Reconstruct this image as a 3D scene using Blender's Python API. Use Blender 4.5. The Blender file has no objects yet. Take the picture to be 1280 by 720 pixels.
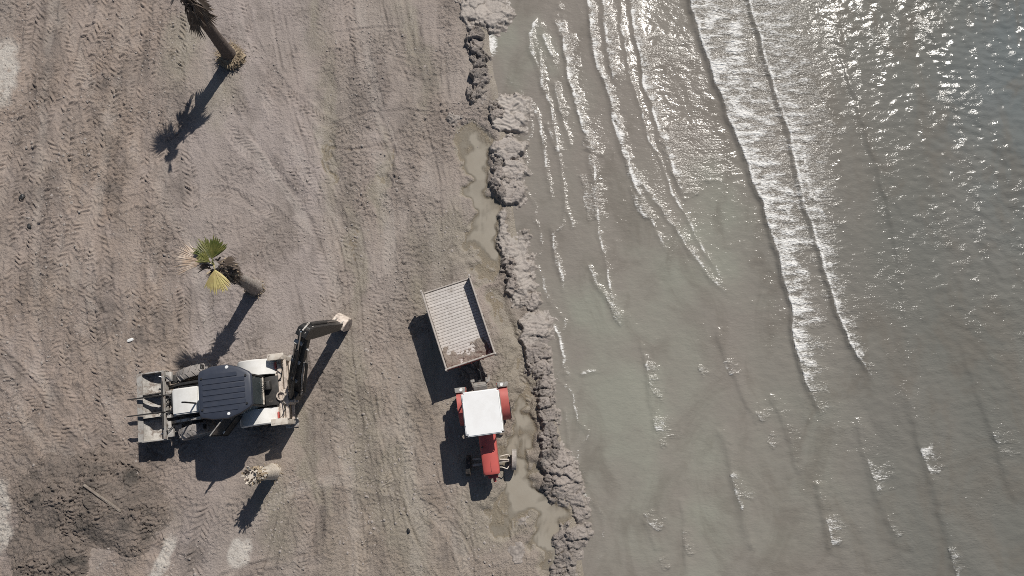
import bpy, bmesh, math, random
import numpy as np
from mathutils import Vector, Matrix

R_ = math.radians
random.seed(7)
rng = np.random.default_rng(11)
scene = bpy.context.scene
col = scene.collection

# ------------------------------------------------------------------ camera
F_PX, CAM_H, TILT = 914.0, 26.5, R_(11.0)
cam_d = bpy.data.cameras.new('camera')
cam_d.sensor_width = 36.0
cam_d.lens = F_PX / 1280.0 * 36.0
cam_d.clip_start = 0.5
cam_d.clip_end = 3000.0
cam = bpy.data.objects.new('camera', cam_d)
cam.location = (0, 0, CAM_H)
cam.rotation_euler = (TILT, 0, 0)
col.objects.link(cam)
scene.camera = cam

# ------------------------------------------------------------------ sky, sun, exposure
SUN_EL, SUN_AZ = R_(49.0), R_(28.0)          # azimuth from +Y towards +X
world = bpy.data.worlds.new('World')
scene.world = world
world.use_nodes = True
wn = world.node_tree
bg = wn.nodes['Background']
sky = wn.nodes.new('ShaderNodeTexSky')
sky.sky_type = 'NISHITA'
sky.sun_disc = False
sky.sun_elevation = SUN_EL
sky.sun_rotation = SUN_AZ
wn.links.new(sky.outputs[0], bg.inputs[0])
bg.inputs[1].default_value = 0.05
sun_d = bpy.data.lights.new('sun', 'SUN')
sun_d.energy = 4.3
sun_d.angle = R_(0.53)
sun_d.color = (1.0, 0.955, 0.89)
sun = bpy.data.objects.new('sun', sun_d)
sun.rotation_euler = (R_(90) - SUN_EL, 0, math.pi - SUN_AZ)
sdir = Vector((math.cos(SUN_EL) * math.sin(SUN_AZ), math.cos(SUN_EL) * math.cos(SUN_AZ), math.sin(SUN_EL)))
sun.rotation_euler = sdir.to_track_quat('Z', 'Y').to_euler()
sun.location = sdir * 60
col.objects.link(sun)
scene.view_settings.view_transform = 'Standard'
scene.view_settings.look = 'None'
scene.view_settings.exposure = 0.0
scene.view_settings.gamma = 1.0
scene.view_settings.use_curve_mapping = False
scene.render.engine = 'CYCLES'
scene.cycles.use_denoising = False
scene.cycles.max_bounces = 6
scene.cycles.caustics_reflective = False
scene.cycles.caustics_refractive = False
scene.cycles.filter_width = 0.9
scene.cycles.sample_clamp_direct = 8.0
scene.cycles.sample_clamp_indirect = 4.0

# ------------------------------------------------------------------ pixel <-> place
CT, ST = math.cos(TILT), math.sin(TILT)
def P(px, py, z=0.0):
    """photo pixel (1280x720) -> the point at height z that it shows"""
    x = (px - 640) / F_PX; y = -(py - 360) / F_PX
    d = Vector((x, y * CT + ST, y * ST - CT))
    t = (z - CAM_H) / d.z
    return Vector((0, 0, CAM_H)) + d * t
def to_px(X, Y, z=0.0):
    Z = z - CAM_H
    yc = Y * CT + Z * ST
    zc = np.minimum(-Y * ST + Z * CT, -2.0)
    return 640 - F_PX * X / zc, 360 + F_PX * yc / zc

# ------------------------------------------------------------------ numpy noise
_ang = rng.uniform(0, 2 * np.pi, (256, 256)).astype(np.float32)
_GX, _GY = np.cos(_ang), np.sin(_ang)
def pn(x, y, seed=0):
    x = x + seed * 37.31; y = y + seed * 17.77
    xi = np.floor(x).astype(np.int32); yi = np.floor(y).astype(np.int32)
    xf = (x - xi).astype(np.float32); yf = (y - yi).astype(np.float32)
    u = xf * xf * xf * (xf * (xf * 6 - 15) + 10); v = yf * yf * yf * (yf * (yf * 6 - 15) + 10)
    x0 = xi & 255; x1 = (xi + 1) & 255; y0 = yi & 255; y1 = (yi + 1) & 255
    def g(a, b, dx, dy): return _GX[a, b] * dx + _GY[a, b] * dy
    n0 = g(x0, y0, xf, yf) * (1 - u) + g(x1, y0, xf - 1, yf) * u
    n1 = g(x0, y1, xf, yf - 1) * (1 - u) + g(x1, y1, xf - 1, yf - 1) * u
    return (n0 * (1 - v) + n1 * v) * 1.5
def fbm(x, y, o=3, seed=0, gain=0.5):
    s = 0; a = 1.0; f = 1.0
    for k in range(o):
        s = s + a * pn(x * f, y * f, seed + k * 3); a *= gain; f *= 2.03
    return s
_W = rng.uniform(0, 1, (256, 256, 3)).astype(np.float32)
def worley(x, y, seed=0):
    """distance to the nearest and second nearest cell point, a random number of that cell, offsets from its point"""
    x = x + seed * 31.7; y = y + seed * 11.3
    xi = np.floor(x).astype(np.int32); yi = np.floor(y).astype(np.int32)
    f1 = np.full(x.shape, 9., np.float32); f2 = f1.copy(); idn = np.zeros_like(f1); ox = np.zeros_like(f1); oy = np.zeros_like(f1)
    for a in (-1, 0, 1):
        for b in (-1, 0, 1):
            w = _W[(xi + a) & 255, (yi + b) & 255]
            dx = (x - xi - a - w[:, 0]).astype(np.float32); dy = (y - yi - b - w[:, 1]).astype(np.float32)
            d = np.sqrt(dx * dx + dy * dy); k = d < f1
            f2 = np.where(k, f1, np.minimum(f2, d)); f1 = np.where(k, d, f1); idn = np.where(k, w[:, 2], idn); ox = np.where(k, dx, ox); oy = np.where(k, dy, oy)
    return f1, f2, idn, ox, oy
def ss(a, b, x):
    t = np.clip((x - a) / (b - a), 0, 1)
    return t * t * (3 - 2 * t)

def catmull(pts, step=6.0):
    p = np.array(pts, float)
    if len(p) == 2: p = np.array([p[0], (p[0] + p[1]) / 2, p[1]])
    q = np.vstack([2 * p[0] - p[1], p, 2 * p[-1] - p[-2]])
    out = []
    for i in range(1, len(q) - 2):
        n = max(2, int(np.linalg.norm(q[i + 1] - q[i]) / step))
        t = np.linspace(0, 1, n, endpoint=False)[:, None]
        out.append(0.5 * (2 * q[i] + (q[i + 1] - q[i - 1]) * t + (2 * q[i - 1] - 5 * q[i] + 4 * q[i + 1] - q[i + 2]) * t ** 2
                          + (-q[i - 1] + 3 * q[i] - 3 * q[i + 1] + q[i + 2]) * t ** 3))
    out.append(p[-1:])
    c = np.vstack(out)
    seg = np.linalg.norm(np.diff(c, axis=0), axis=1)
    s = np.concatenate([[0], np.cumsum(seg)])
    tan = np.gradient(c, axis=0); tan /= np.linalg.norm(tan, axis=1)[:, None]
    return c, s, tan
def near(pts, reach, PX, PY, step=6.0):
    """indices near a line, signed offset d (to the line's left-hand side in the photo), length s, total"""
    c, s, tan = catmull(pts, step)
    m = np.flatnonzero((PX > c[:, 0].min() - reach) & (PX < c[:, 0].max() + reach) & (PY > c[:, 1].min() - reach) & (PY < c[:, 1].max() + reach))
    if len(m) == 0: return m, None, None, s[-1]
    x = PX[m]; y = PY[m]
    best = np.full(len(m), 1e9); bi = np.zeros(len(m), int)
    for i in range(len(c)):
        d2 = (x - c[i, 0]) ** 2 + (y - c[i, 1]) ** 2
        k = d2 < best; best[k] = d2[k]; bi[k] = i
    dx = x - c[bi, 0]; dy = y - c[bi, 1]
    al = dx * tan[bi, 0] + dy * tan[bi, 1]
    d = dx * tan[bi, 1] - dy * tan[bi, 0]
    ok = (best < reach * reach) & ~(((bi == 0) & (al < -2)) | ((bi == len(c) - 1) & (al > 2)))
    return m[ok], d[ok], (s[bi] + al)[ok], s[-1]

# ------------------------------------------------------------------ materials
def nodes(name):
    m = bpy.data.materials.new(name); m.use_nodes = True
    nt = m.node_tree; b = nt.nodes['Principled BSDF']
    return m, nt, b
def mixc(nt, fac, a, b, typ='MIX'):
    n = nt.nodes.new('ShaderNodeMix'); n.data_type = 'RGBA'; n.blend_type = typ
    for sock, v in ((n.inputs[0], fac), (n.inputs[6], a), (n.inputs[7], b)):
        if hasattr(v, 'links'): nt.links.new(v, sock)
        elif isinstance(v, (int, float)): sock.default_value = v
        else: sock.default_value = (*v, 1)
    return n.outputs[2]
def mth(nt, op, a, b=None, c=None):
    n = nt.nodes.new('ShaderNodeMath'); n.operation = op
    for i, v in enumerate((a, b, c)):
        if v is None: continue
        if hasattr(v, 'links'): nt.links.new(v, n.inputs[i])
        else: n.inputs[i].default_value = v
    return n.outputs[0]
def ramp(nt, v, lo, hi):
    n = nt.nodes.new('ShaderNodeMapRange'); n.interpolation_type = 'SMOOTHSTEP'
    nt.links.new(v, n.inputs[0]); n.inputs[1].default_value = lo; n.inputs[2].default_value = hi
    return n.outputs[0]
def noise(nt, scale, detail=4, vec=None, rough=0.55, dist=0.0):
    n = nt.nodes.new('ShaderNodeTexNoise'); n.inputs['Scale'].default_value = scale; n.inputs['Detail'].default_value = detail
    n.inputs['Roughness'].default_value = rough; n.inputs['Distortion'].default_value = dist
    if vec is None:
        tc = nt.nodes.new('ShaderNodeTexCoord'); vec = tc.outputs['Object']
    nt.links.new(vec, n.inputs['Vector'])
    return n.outputs[0]
def stretched(nt, sx, sy, sz=1.0, rot=0.0):
    tc = nt.nodes.new('ShaderNodeTexCoord'); mp = nt.nodes.new('ShaderNodeMapping')
    mp.inputs['Scale'].default_value = (sx, sy, sz); mp.inputs['Rotation'].default_value = (0, 0, rot)
    nt.links.new(tc.outputs['Object'], mp.inputs[0]); return mp.outputs[0]
def attr(nt, name):
    n = nt.nodes.new('ShaderNodeAttribute'); n.attribute_name = name; return n.outputs['Fac']
def bump(nt, b, h, dist=1.0, strength=1.0):
    n = nt.nodes.new('ShaderNodeBump'); n.inputs['Distance'].default_value = dist; n.inputs['Strength'].default_value = strength
    nt.links.new(h, n.inputs['Height']); nt.links.new(n.outputs[0], b.inputs['Normal'])

MUD = (0.235, 0.19, 0.16)
def plain(name, c, c2=None, rough=0.5, metal=0.0, scale=6.0, dirt=0.0, dirt_scale=3.0, spec=0.5, bmp=0.0, dirt_col=MUD):
    m, nt, b = nodes(name)
    c2 = c2 or tuple(x * 0.8 for x in c)
    base = mixc(nt, ramp(nt, noise(nt, scale, 5), 0.35, 0.65), c, c2)
    if dirt > 0:
        f = ramp(nt, noise(nt, dirt_scale, 8, rough=0.7), 0.68 - dirt * 0.4, 0.80 - dirt * 0.35)
        base = mixc(nt, mth(nt, 'MULTIPLY', f, 0.88), base, mixc(nt, noise(nt, 30, 3), dirt_col, tuple(x * 0.7 for x in dirt_col)))
        r = nt.nodes.new('ShaderNodeMapRange'); nt.links.new(f, r.inputs[0]); r.inputs[3].default_value = rough; r.inputs[4].default_value = 0.9
        nt.links.new(r.outputs[0], b.inputs['Roughness'])
    else:
        b.inputs['Roughness'].default_value = rough
    nt.links.new(base, b.inputs['Base Color'])
    b.inputs['Metallic'].default_value = metal
    b.inputs['Specular IOR Level'].default_value = spec
    if bmp > 0: bump(nt, b, noise(nt, 28, 5), bmp)
    return m

def ground_material(name, dry, dry2, wetc, dark, warm=(0.30, 0.232, 0.187), bb=.040, fine_scale=15):
    m, nt, b = nodes(name)
    big = noise(nt, 0.22, 4); mid = noise(nt, 1.3, 5, rough=0.6); fine = noise(nt, 14, 5, rough=0.65)
    streak = noise(nt, 1.0, 5, stretched(nt, 1.6, 0.22, 1, R_(6)), 0.6)
    c = mixc(nt, ramp(nt, big, 0.38, 0.62), dry, dry2)
    c = mixc(nt, attr(nt, 'warm'), c, warm)
    c = mixc(nt, mth(nt, 'MULTIPLY', ramp(nt, streak, 0.45, 0.7), 0.45), c, tuple(x * 0.80 for x in dry2))
    c = mixc(nt, mth(nt, 'MULTIPLY', ramp(nt, mid, 0.5, 0.72), 0.35), c, tuple(x * 1.16 for x in dry))
    w = attr(nt, 'wet'); wn_ = mth(nt, 'MULTIPLY', w, mth(nt, 'ADD', 0.7, mth(nt, 'MULTIPLY', mid, 0.6)))
    c = mixc(nt, mth(nt, 'MINIMUM', wn_, 1.0), c, wetc)
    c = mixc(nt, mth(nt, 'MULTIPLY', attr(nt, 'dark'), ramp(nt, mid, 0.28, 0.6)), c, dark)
    pal = mth(nt, 'MULTIPLY', attr(nt, 'pale'), ramp(nt, noise(nt, 3.5, 6, rough=0.65), 0.28, 0.5))
    c = mixc(nt, pal, c, (0.50, 0.46, 0.41))
    speck = ramp(nt, noise(nt, 38, 2), 0.66, 0.74)
    c = mixc(nt, mth(nt, 'MULTIPLY', speck, 0.5), c, (0.40, 0.355, 0.31))
    c = mixc(nt, mth(nt, 'MULTIPLY', ramp(nt, fine, 0.5, 0.75), 0.4), c, tuple(x * 0.72 for x in dry))
    nt.links.new(c, b.inputs['Base Color'])
    r = nt.nodes.new('ShaderNodeMapRange'); nt.links.new(wn_, r.inputs[0]); r.inputs[3].default_value = 0.72; r.inputs[4].default_value = 0.34
    nt.links.new(r.outputs[0], b.inputs['Roughness'])
    b.inputs['Specular IOR Level'].default_value = 0.45
    rgh = attr(nt, 'rough')
    h1 = mth(nt, 'MULTIPLY', noise(nt, fine_scale, 5, rough=0.7), mth(nt, 'ADD', bb, mth(nt, 'MULTIPLY', rgh, 0.070)))
    bump(nt, b, h1, 1.0)
    return m
M_GROUND = ground_material('mud_ground', (0.342, 0.293, 0.270), (0.318, 0.270, 0.243), (0.256, 0.222, 0.176), (0.140, 0.116, 0.100), (0.318, 0.252, 0.207))
M_BANK = ground_material('mud_bank', (0.335, 0.294, 0.266), (0.305, 0.264, 0.237), (0.215, 0.188, 0.163), (0.105, 0.094, 0.084), bb=.008)
M_HEAP = ground_material('mud_heap', (0.262, 0.224, 0.195), (0.235, 0.2, 0.174), (0.18, 0.15, 0.13), (0.085, 0.075, 0.066))

# ------------------------------------------------------------------ mesh helpers
def fast_mesh(name, verts, quads, mat, attrs=None, smooth=True):
    me = bpy.data.meshes.new(name)
    n = len(verts); q = len(quads)
    me.vertices.add(n); me.vertices.foreach_set('co', np.ascontiguousarray(verts, np.float32).ravel())
    me.loops.add(q * 4); me.loops.foreach_set('vertex_index', np.ascontiguousarray(quads, np.int32).ravel())
    me.polygons.add(q); me.polygons.foreach_set('loop_start', np.arange(0, q * 4, 4, dtype=np.int32))
    if smooth: me.polygons.foreach_set('use_smooth', np.ones(q, bool))
    me.update(calc_edges=True)
    for k, v in (attrs or {}).items():
        a = me.attributes.new(k, 'FLOAT', 'POINT'); a.data.foreach_set('value', np.ascontiguousarray(v, np.float32).ravel())
    me.materials.append(mat)
    return me
def link(name, me, parent=None, **props):
    o = bpy.data.objects.new(name, me); col.objects.link(o)
    if parent is not None: o.parent = parent
    for k, v in props.items(): o[k] = v
    return o
def axis(lo, hi, step, far_lo, far_hi, grow=1.35):
    mid = np.arange(lo, hi + step / 2, step); a = []; s = step; x = lo
    while x > far_lo:
        s *= grow; x -= s; a.append(x)
    b = []; s = step; x = mid[-1]
    while x < far_hi:
        s *= grow; x += s; b.append(x)
    return np.concatenate([np.array(a[::-1]), mid, np.array(b)])
def grid_quads(nx, ny):
    i = np.arange(nx * ny).reshape(ny, nx)
    return np.stack([i[:-1, :-1], i[:-1, 1:], i[1:, 1:], i[1:, :-1]], -1).reshape(-1, 4)

# ------------------------------------------------------------------ shape of the mud
SEA_Z = -0.13
def blob(PX, PY, cx, cy, rx, ry, rot=0, p=2.6):
    c, s = math.cos(R_(rot)), math.sin(R_(rot))
    u = ((PX - cx) * c + (PY - cy) * s) / rx; v = (-(PX - cx) * s + (PY - cy) * c) / ry
    return (np.abs(u) ** p + np.abs(v) ** p) ** (1 / p)
SHORE = [(560, -300), (582, -60), (600, 0), (606, 60), (618, 130), (628, 200), (634, 270), (648, 330), (662, 400), (680, 470), (690, 540), (703, 600), (716, 660), (722, 720), (735, 800), (800, 1100)]
_sc, _ss, _st = catmull(SHORE, 12)
def shore_off(PX, PY):
    return PX - np.interp(PY, _sc[:, 1], _sc[:, 0])
PUDDLES = [  # cx, cy, rx, ry, rot, depth
    (590, 182, 22, 36, -4, .09), (600, 250, 20, 60, -3, .125), (602, 318, 22, 34, -8, .10), (616, 300, 10, 30, 0, .08), (628, 390, 18, 34, -12, .08), (648, 470, 12, 60, -8, .08), (656, 540, 12, 50, -6, .10), (648, 590, 22, 40, -14, .10),
    (662, 618, 38, 26, 20, .12), (684, 660, 22, 30, -12, .13), (630, 645, 30, 18, 0, .08), (690, 700, 14, 22, 0, .08), (410, 210, 10, 30, -3, .06), (476, 238, 9, 36, 3, .055), (398, 120, 8, 26, 0, .035), (440, 300, 10, 40, -6, .035)]
def paint_tracks(h, rough, hb, PX, PY, WX, WY, tone):
    r = random.Random(5)
    def track(pts, w=21, pitch=7.2, depth=.02, lug=.034, seed=0, patch=0.35, flip=1):
        m, d, s, L = near(pts, w, PX, PY)
        if len(m) == 0: return
        x, y = WX[m], WY[m]
        d = d + 3.5 * pn(x * .8, y * .8, seed + 2) + 1.2 * pn(x * 2.5, y * 2.5, seed + 3)
        prof = ss(w / 2, w / 2 - 3.5, np.abs(d))
        keep = ss(-0.22, 0.15, pn(x * .7, y * .45, seed) + .5 * pn(x * 1.7, y * 1.7, seed + 6) + patch * 1.2 - 0.24) * ss(0, 25, s) * ss(L, L - 25, s)
        jit = pn(x * 3, y * 3, seed + 4) * 1.5 + pn(x * .9, y * .9, seed + 5) * 3
        ph = (s + flip * np.abs(d) * 0.85 + np.where(d > 0, pitch * .5, 0) + jit) / pitch
        v = ph - np.floor(ph)
        lugs = ss(0, .16, v) * ss(.56, .36, v)
        lugs = lugs * ss(0.4, 2.0, np.abs(d)) * np.clip(0.5 + 1.3 * pn(x * 2.6, y * 2.6, seed + 9), 0, 1.3)
        new = hb[m] - depth + lug * lugs
        rim = np.exp(-((np.abs(d) - w / 2 - 1) / 2.2) ** 2) * depth * .55
        k = prof * keep
        h[m] = h[m] * (1 - .85 * k) + new * .85 * k + rim * keep
        rough[m] *= (1 - .35 * k)
        tone[m] += (.5 - (seed * .618) % 1) * .9 * ss(w / 2 + 2, w / 2 - 5, np.abs(d)) * ss(0, 60, s) * ss(L, L - 60, s) * (.6 + .6 * pn(x * .8, y * .8, seed + 8))
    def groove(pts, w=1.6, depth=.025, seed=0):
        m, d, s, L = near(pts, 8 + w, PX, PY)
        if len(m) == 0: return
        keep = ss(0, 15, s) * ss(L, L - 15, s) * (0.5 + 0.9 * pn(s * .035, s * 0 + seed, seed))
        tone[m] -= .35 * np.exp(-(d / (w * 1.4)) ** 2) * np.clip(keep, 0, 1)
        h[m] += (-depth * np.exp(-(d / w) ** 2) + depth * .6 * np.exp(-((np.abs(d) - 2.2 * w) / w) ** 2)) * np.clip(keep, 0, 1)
    # older, faint passes first
    for k in range(11):
        x0 = 300 + k * 26 + r.uniform(-8, 8)
        track([(x0 - 40, -60), (x0 - 10, 150), (x0 + 10, 330), (x0 + 30, 520), (x0 + 45, 780)], r.choice((15, 18, 21)), 6.5, .012, .040, 40 + k, -.12, r.choice((1, -1)))
    for k in range(6):
        track([(230 + k * 24, 40 + k * 12), (300 + k * 24, 150 + k * 14), (372 + k * 20, 260 + k * 20), (420 + k * 14, 420 + k * 20)], 17, 6, .018, .055, 70 + k, .08, r.choice((1, -1)))
    for k in range(7):
        x0 = 385 + k * 27
        track([(x0, 440), (x0 + 12, 540), (x0 + 34, 640), (x0 + 50, 780)], 17, 6.0, .016, .052, 90 + k, .12, r.choice((1, -1)))
    # left field: the fresh chevron tracks that run along the shore
    for k in range(16):
        x0 = 4 + k * 15.5 + r.uniform(-5, 5)
        a = r.uniform(-34, 34)
        track([(x0 + 30 + a, -70), (x0 + 14 + a * .6, 80), (x0 + 4, 210), (x0 - 2 - a * .4, 330), (x0 + 2, 450), (x0 + 26 + a, 580)], r.choice((14, 17, 20)), r.uniform(5.4, 7.2), .026, .095, 10 + k, .34 if k < 8 else .10, r.choice((1, -1)))
    for k in range(9):
        x0 = r.uniform(-10, 210); y0 = r.uniform(-20, 380); sl = r.uniform(-.5, .4)
        track([(x0, y0), (x0 + sl * 60, y0 + 70), (x0 + sl * 150 + r.uniform(-20, 20), y0 + 160)], r.choice((18, 21)), r.uniform(6.4, 8), .03, .08, 150 + k, .25, r.choice((1, -1)))
    for pts in ([(122, -20), (95, 60), (60, 140), (10, 240)], [(150, -10), (105, 80), (72, 170), (40, 300)]):
        track(pts, 20, 8.2, .03, .09, 140, .4)
    # arcs round the heap
    for k in range(8):
        track([(-20, 340 + k * 27), (30, 395 + k * 26), (75, 470 + k * 22), (140, 545 + k * 18), (230, 590 + k * 16)], 19, 6.4, .022, .075, 110 + k, .22, r.choice((1, -1)))
    track([(300, 470), (200, 430), (120, 400), (40, 380)], 19, 6.4, .018, .06, 121, .1)
    track([(170, 400), (120, 440), (90, 470), (20, 490)], 19, 6.4, .018, .06, 122, .1, -1)
    for q, (pts, w) in enumerate((([(250, 110), (300, 180), (360, 240), (410, 330), (430, 440)], 18), ([(240, 345), (330, 300), (400, 215), (432, 100), (440, -30)], 16), ([(372, 750), (396, 630), (460, 550), (560, 520)], 18), ([(296, -30), (330, 75), (420, 160), (545, 205)], 15), ([(440, 430), (404, 335), (345, 270), (250, 238), (110, 262)], 17),
                                  ([(60, -30), (118, 120), (215, 255), (262, 400), (238, 470)], 20), ([(330, 440), (430, 392), (525, 320)], 16), ([(-20, 190), (90, 236), (188, 330), (226, 440)], 19), ([(272, 750), (330, 640), (420, 600), (540, 640), (600, 740)], 17), ([(480, 300), (500, 400), (500, 520), (540, 640)], 15), ([(200, 480), (150, 560), (40, 560)], 20))):
        track(pts, w, 5.8, .020, .062, 170 + q, .22, 1 if q % 2 else -1)
    track([(236, 740), (252, 660), (276, 596)], 24, 8, .025, .08, 131, .5)
    track([(205, 740), (215, 680), (226, 630)], 18, 8, .015, .03, 132, .4, -1)
    track([(152, 740), (170, 670), (185, 636)], 24, 8, .03, .03, 133, .4, -1)
    track([(415, 380), (470, 440), (515, 500), (560, 590), (590, 720)], 18, 6, .016, .045, 134, .2)
    track([(646, 395), (652, 430), (660, 480), (668, 530)], 15, 5.6, .0, .06, 135, 1.0)
    track([(455, 40), (470, 120), (500, 200), (530, 270)], 16, 6, .014, .045, 136, .2)
    track([(345, -10), (346, 30), (340, 62)], 12, 6, .012, .05, 137, .9)
    # thin arcs left by a skidding track, drag marks
    for pts in ([(312, 118), (350, 78), (400, 48), (455, 36), (505, 34)], [(392, 96), (430, 80), (480, 68), (520, 80)], [(412, 105), (450, 92), (490, 88), (540, 105)],
                [(408, 158), (440, 145), (500, 138), (540, 140)], [(400, 182), (450, 186), (520, 172), (556, 184)], [(408, 158), (455, 142), (480, 130)], [(250, 260), (320, 210), (300, 213), (350, 208)]):
        groove(pts, 1.5, .024, r.randint(1, 60))
    sweeps = ([(268, 60), (300, 140), (350, 210), (400, 290), (425, 400), (432, 520)], [(340, -20), (362, 100), (400, 220), (436, 330), (450, 470), (478, 620), (500, 740)], [(430, -20), (452, 90), (488, 190), (532, 290)],
              [(236, 150), (280, 220), (330, 270), (372, 350), (392, 460), (398, 600), (400, 740)], [(-20, 420), (40, 480), (90, 540), (170, 590), (240, 640)], [(-20, 300), (60, 330), (130, 400), (150, 470)], [(470, 470), (486, 560), (520, 660), (560, 740)],
              [(200, -20), (180, 90), (150, 190), (130, 330), (140, 450)], [(330, 740), (350, 660), (372, 590), (420, 520)], [(520, 520), (560, 620), (600, 700)], [(100, -20), (84, 80), (52, 160), (-10, 230)], [(480, -20), (500, 60), (530, 130), (556, 220), (560, 310)])
    for q, pts in enumerate(sweeps):
        pts = np.array(pts, float)
        for off in ((-6,) if q % 3 == 0 else (r.uniform(-9, -5), r.uniform(5, 9))):
            groove([tuple(v) for v in pts + (off, off * .15)], r.uniform(1.2, 2.2), r.uniform(.014, .028), q * 3 + 7 + int(off))
    for k in range(30):
        x0 = r.uniform(240, 590); y0 = r.uniform(-20, 650); sl = r.uniform(-.05, .55)
        groove([(x0, y0), (x0 + sl * 30 + r.uniform(-6, 6), y0 + 40), (x0 + sl * 80, y0 + r.uniform(80, 130))], r.uniform(1.0, 2.0), r.uniform(.010, .022), k)
    for k in range(5):
        groove([(500 + k * 17, -20), (520 + k * 9, 70), (545 + k * 6, 160 + k * 5)], 2.2, .024, k + 80)
    for pts, dp in (([(262, 728), (310, 708), (390, 692)], .05), ([(280, 735), (330, 716), (400, 704)], .035), ([(-5, 146), (22, 140), (42, 118), (36, 70), (44, 20), (60, -20)], .05), ([(106, 142), (130, 136), (160, 128)], .045),
                    ([(85, 178), (115, 168), (150, 164)], .04), ([(398, 600), (404, 640), (402, 680)], .05)):
        groove(pts, 2.4, dp, 3)

BANK = [  # cx, cy, rx, ry, rot, height, roughness
    (608, 8, 34, 30, -6, .40, .25), (566, -40, 40, 40, 0, .38, .4), (600, 80, 15, 50, -6, .44, 1.0), (592, 118, 10, 14, 0, .30, 1.0),
    (640, 140, 26, 26, 4, .34, .12), (622, 138, 12, 20, 0, .36, .9), (636, 186, 25, 15, -6, .42, .35), (640, 212, 22, 15, 4, .40, .35), (641, 240, 22, 20, -6, .46, .45), (626, 225, 13, 32, 0, .46, 1.0),
    (630, 290, 10, 30, -8, .26, .4), (660, 293, 12, 8, 10, .22, .8), (650, 338, 20, 50, -6, .36, .30), (640, 340, 12, 38, -8, .34, .8), (664, 378, 14, 10, 20, .32, .5),
    (670, 412, 23, 24, -6, .36, .35), (676, 450, 19, 28, -6, .42, .7), (684, 500, 17, 40, -6, .42, 1.0), (690, 545, 17, 34, -4, .46, 1.0), (700, 592, 21, 44, -12, .44, .6), (690, 600, 12, 40, -8, .44, 1.0),
    (722, 622, 13, 34, -14, .30, .6), (712, 680, 25, 28, 10, .38, .7), (730, 666, 16, 10, 0, .34, .6), (706, 730, 24, 34, 0, .40, .8), (722, 800, 32, 50, 0, .4, .6), (760, 940, 34, 110, -18, .4, .6), (548, -160, 30, 90, 10, .4, .7),
    (653, 648, 15, 12, 0, .12, .8), (650, 690, 18, 14, 0, .12, .8), (575, 148, 18, 9, 0, .13, .9), (596, 196, 5, 24, -4, .10, .9)]
def bank_height(PX, PY, X, Y):
    wx = fbm(X * 1.7, Y * 1.7, 5, 21, .6) * 7.0; wy = fbm(X * 1.7, Y * 1.7, 5, 25, .6) * 7.0
    out = np.zeros_like(X); rg = np.zeros_like(X)
    ramp_ = 0.75 + 0.25 * ss(-40, 10, shore_off(PX, PY))
    for cx, cy, rx, ry, rot, hh, ro in BANK:
        q = blob(PX + wx, PY + wy, cx - (2 if ro > .6 else 0), cy, rx * (.86 if ro > .6 else .95), ry, rot, 3.6 - ro)
        seaw = ss(0, .9, (PX - cx) / rx)
        b = (hh * .50 + .05 * pn(X * .9, Y * .9, int(cx) % 17)) * ss(1.05 + .12 * seaw, 0.86 - .25 * ro - .25 * seaw, q) * (1 - .15 * np.clip(q, 0, 1) ** 2)
        k = b > out
        out = np.where(k, b, out); rg = np.where(k, ro, rg)
    on = ss(.02, .16, out)
    jx = X + .10 * pn(X * 3, Y * 3, 30); jy = Y + .10 * pn(X * 3, Y * 3, 32)
    f1, f2, idb, ox, oy = worley(jx * 1.7, jy * 2.3, 1)
    a = idb * 40.0
    block = (idb - .45) * (.07 + .09 * rg) + (.05 + .05 * rg) * (ox * np.cos(a) + oy * np.sin(a)) - (.012 + .07 * rg) * ss(.16, .0, f2 - f1)
    g1, g2, ids, _, _ = worley(jx * 6.2, jy * 6.8, 2)
    clod = (.15 + ids) * .075 * ss(.0, .25, g2 - g1) - .03
    k1, k2, idt, _, _ = worley(X * 13, Y * 13, 3)
    crumb = idt * .035 * ss(.0, .3, k2 - k1)
    mixr = np.clip(rg * 1.2 - .12 + .4 * pn(X * 1.6, Y * 1.6, 35), 0, 1)
    out = out + on * ((.55 + .45 * rg) * block + mixr * (clod + crumb) + .02 * pn(X * 5, Y * 7, 38) * (1 - mixr) + .008 * pn(X * 14, Y * 14, 41) + .05 * pn(X * 1.1, Y * 1.1, 39))
    return out, rg * on, on

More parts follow.
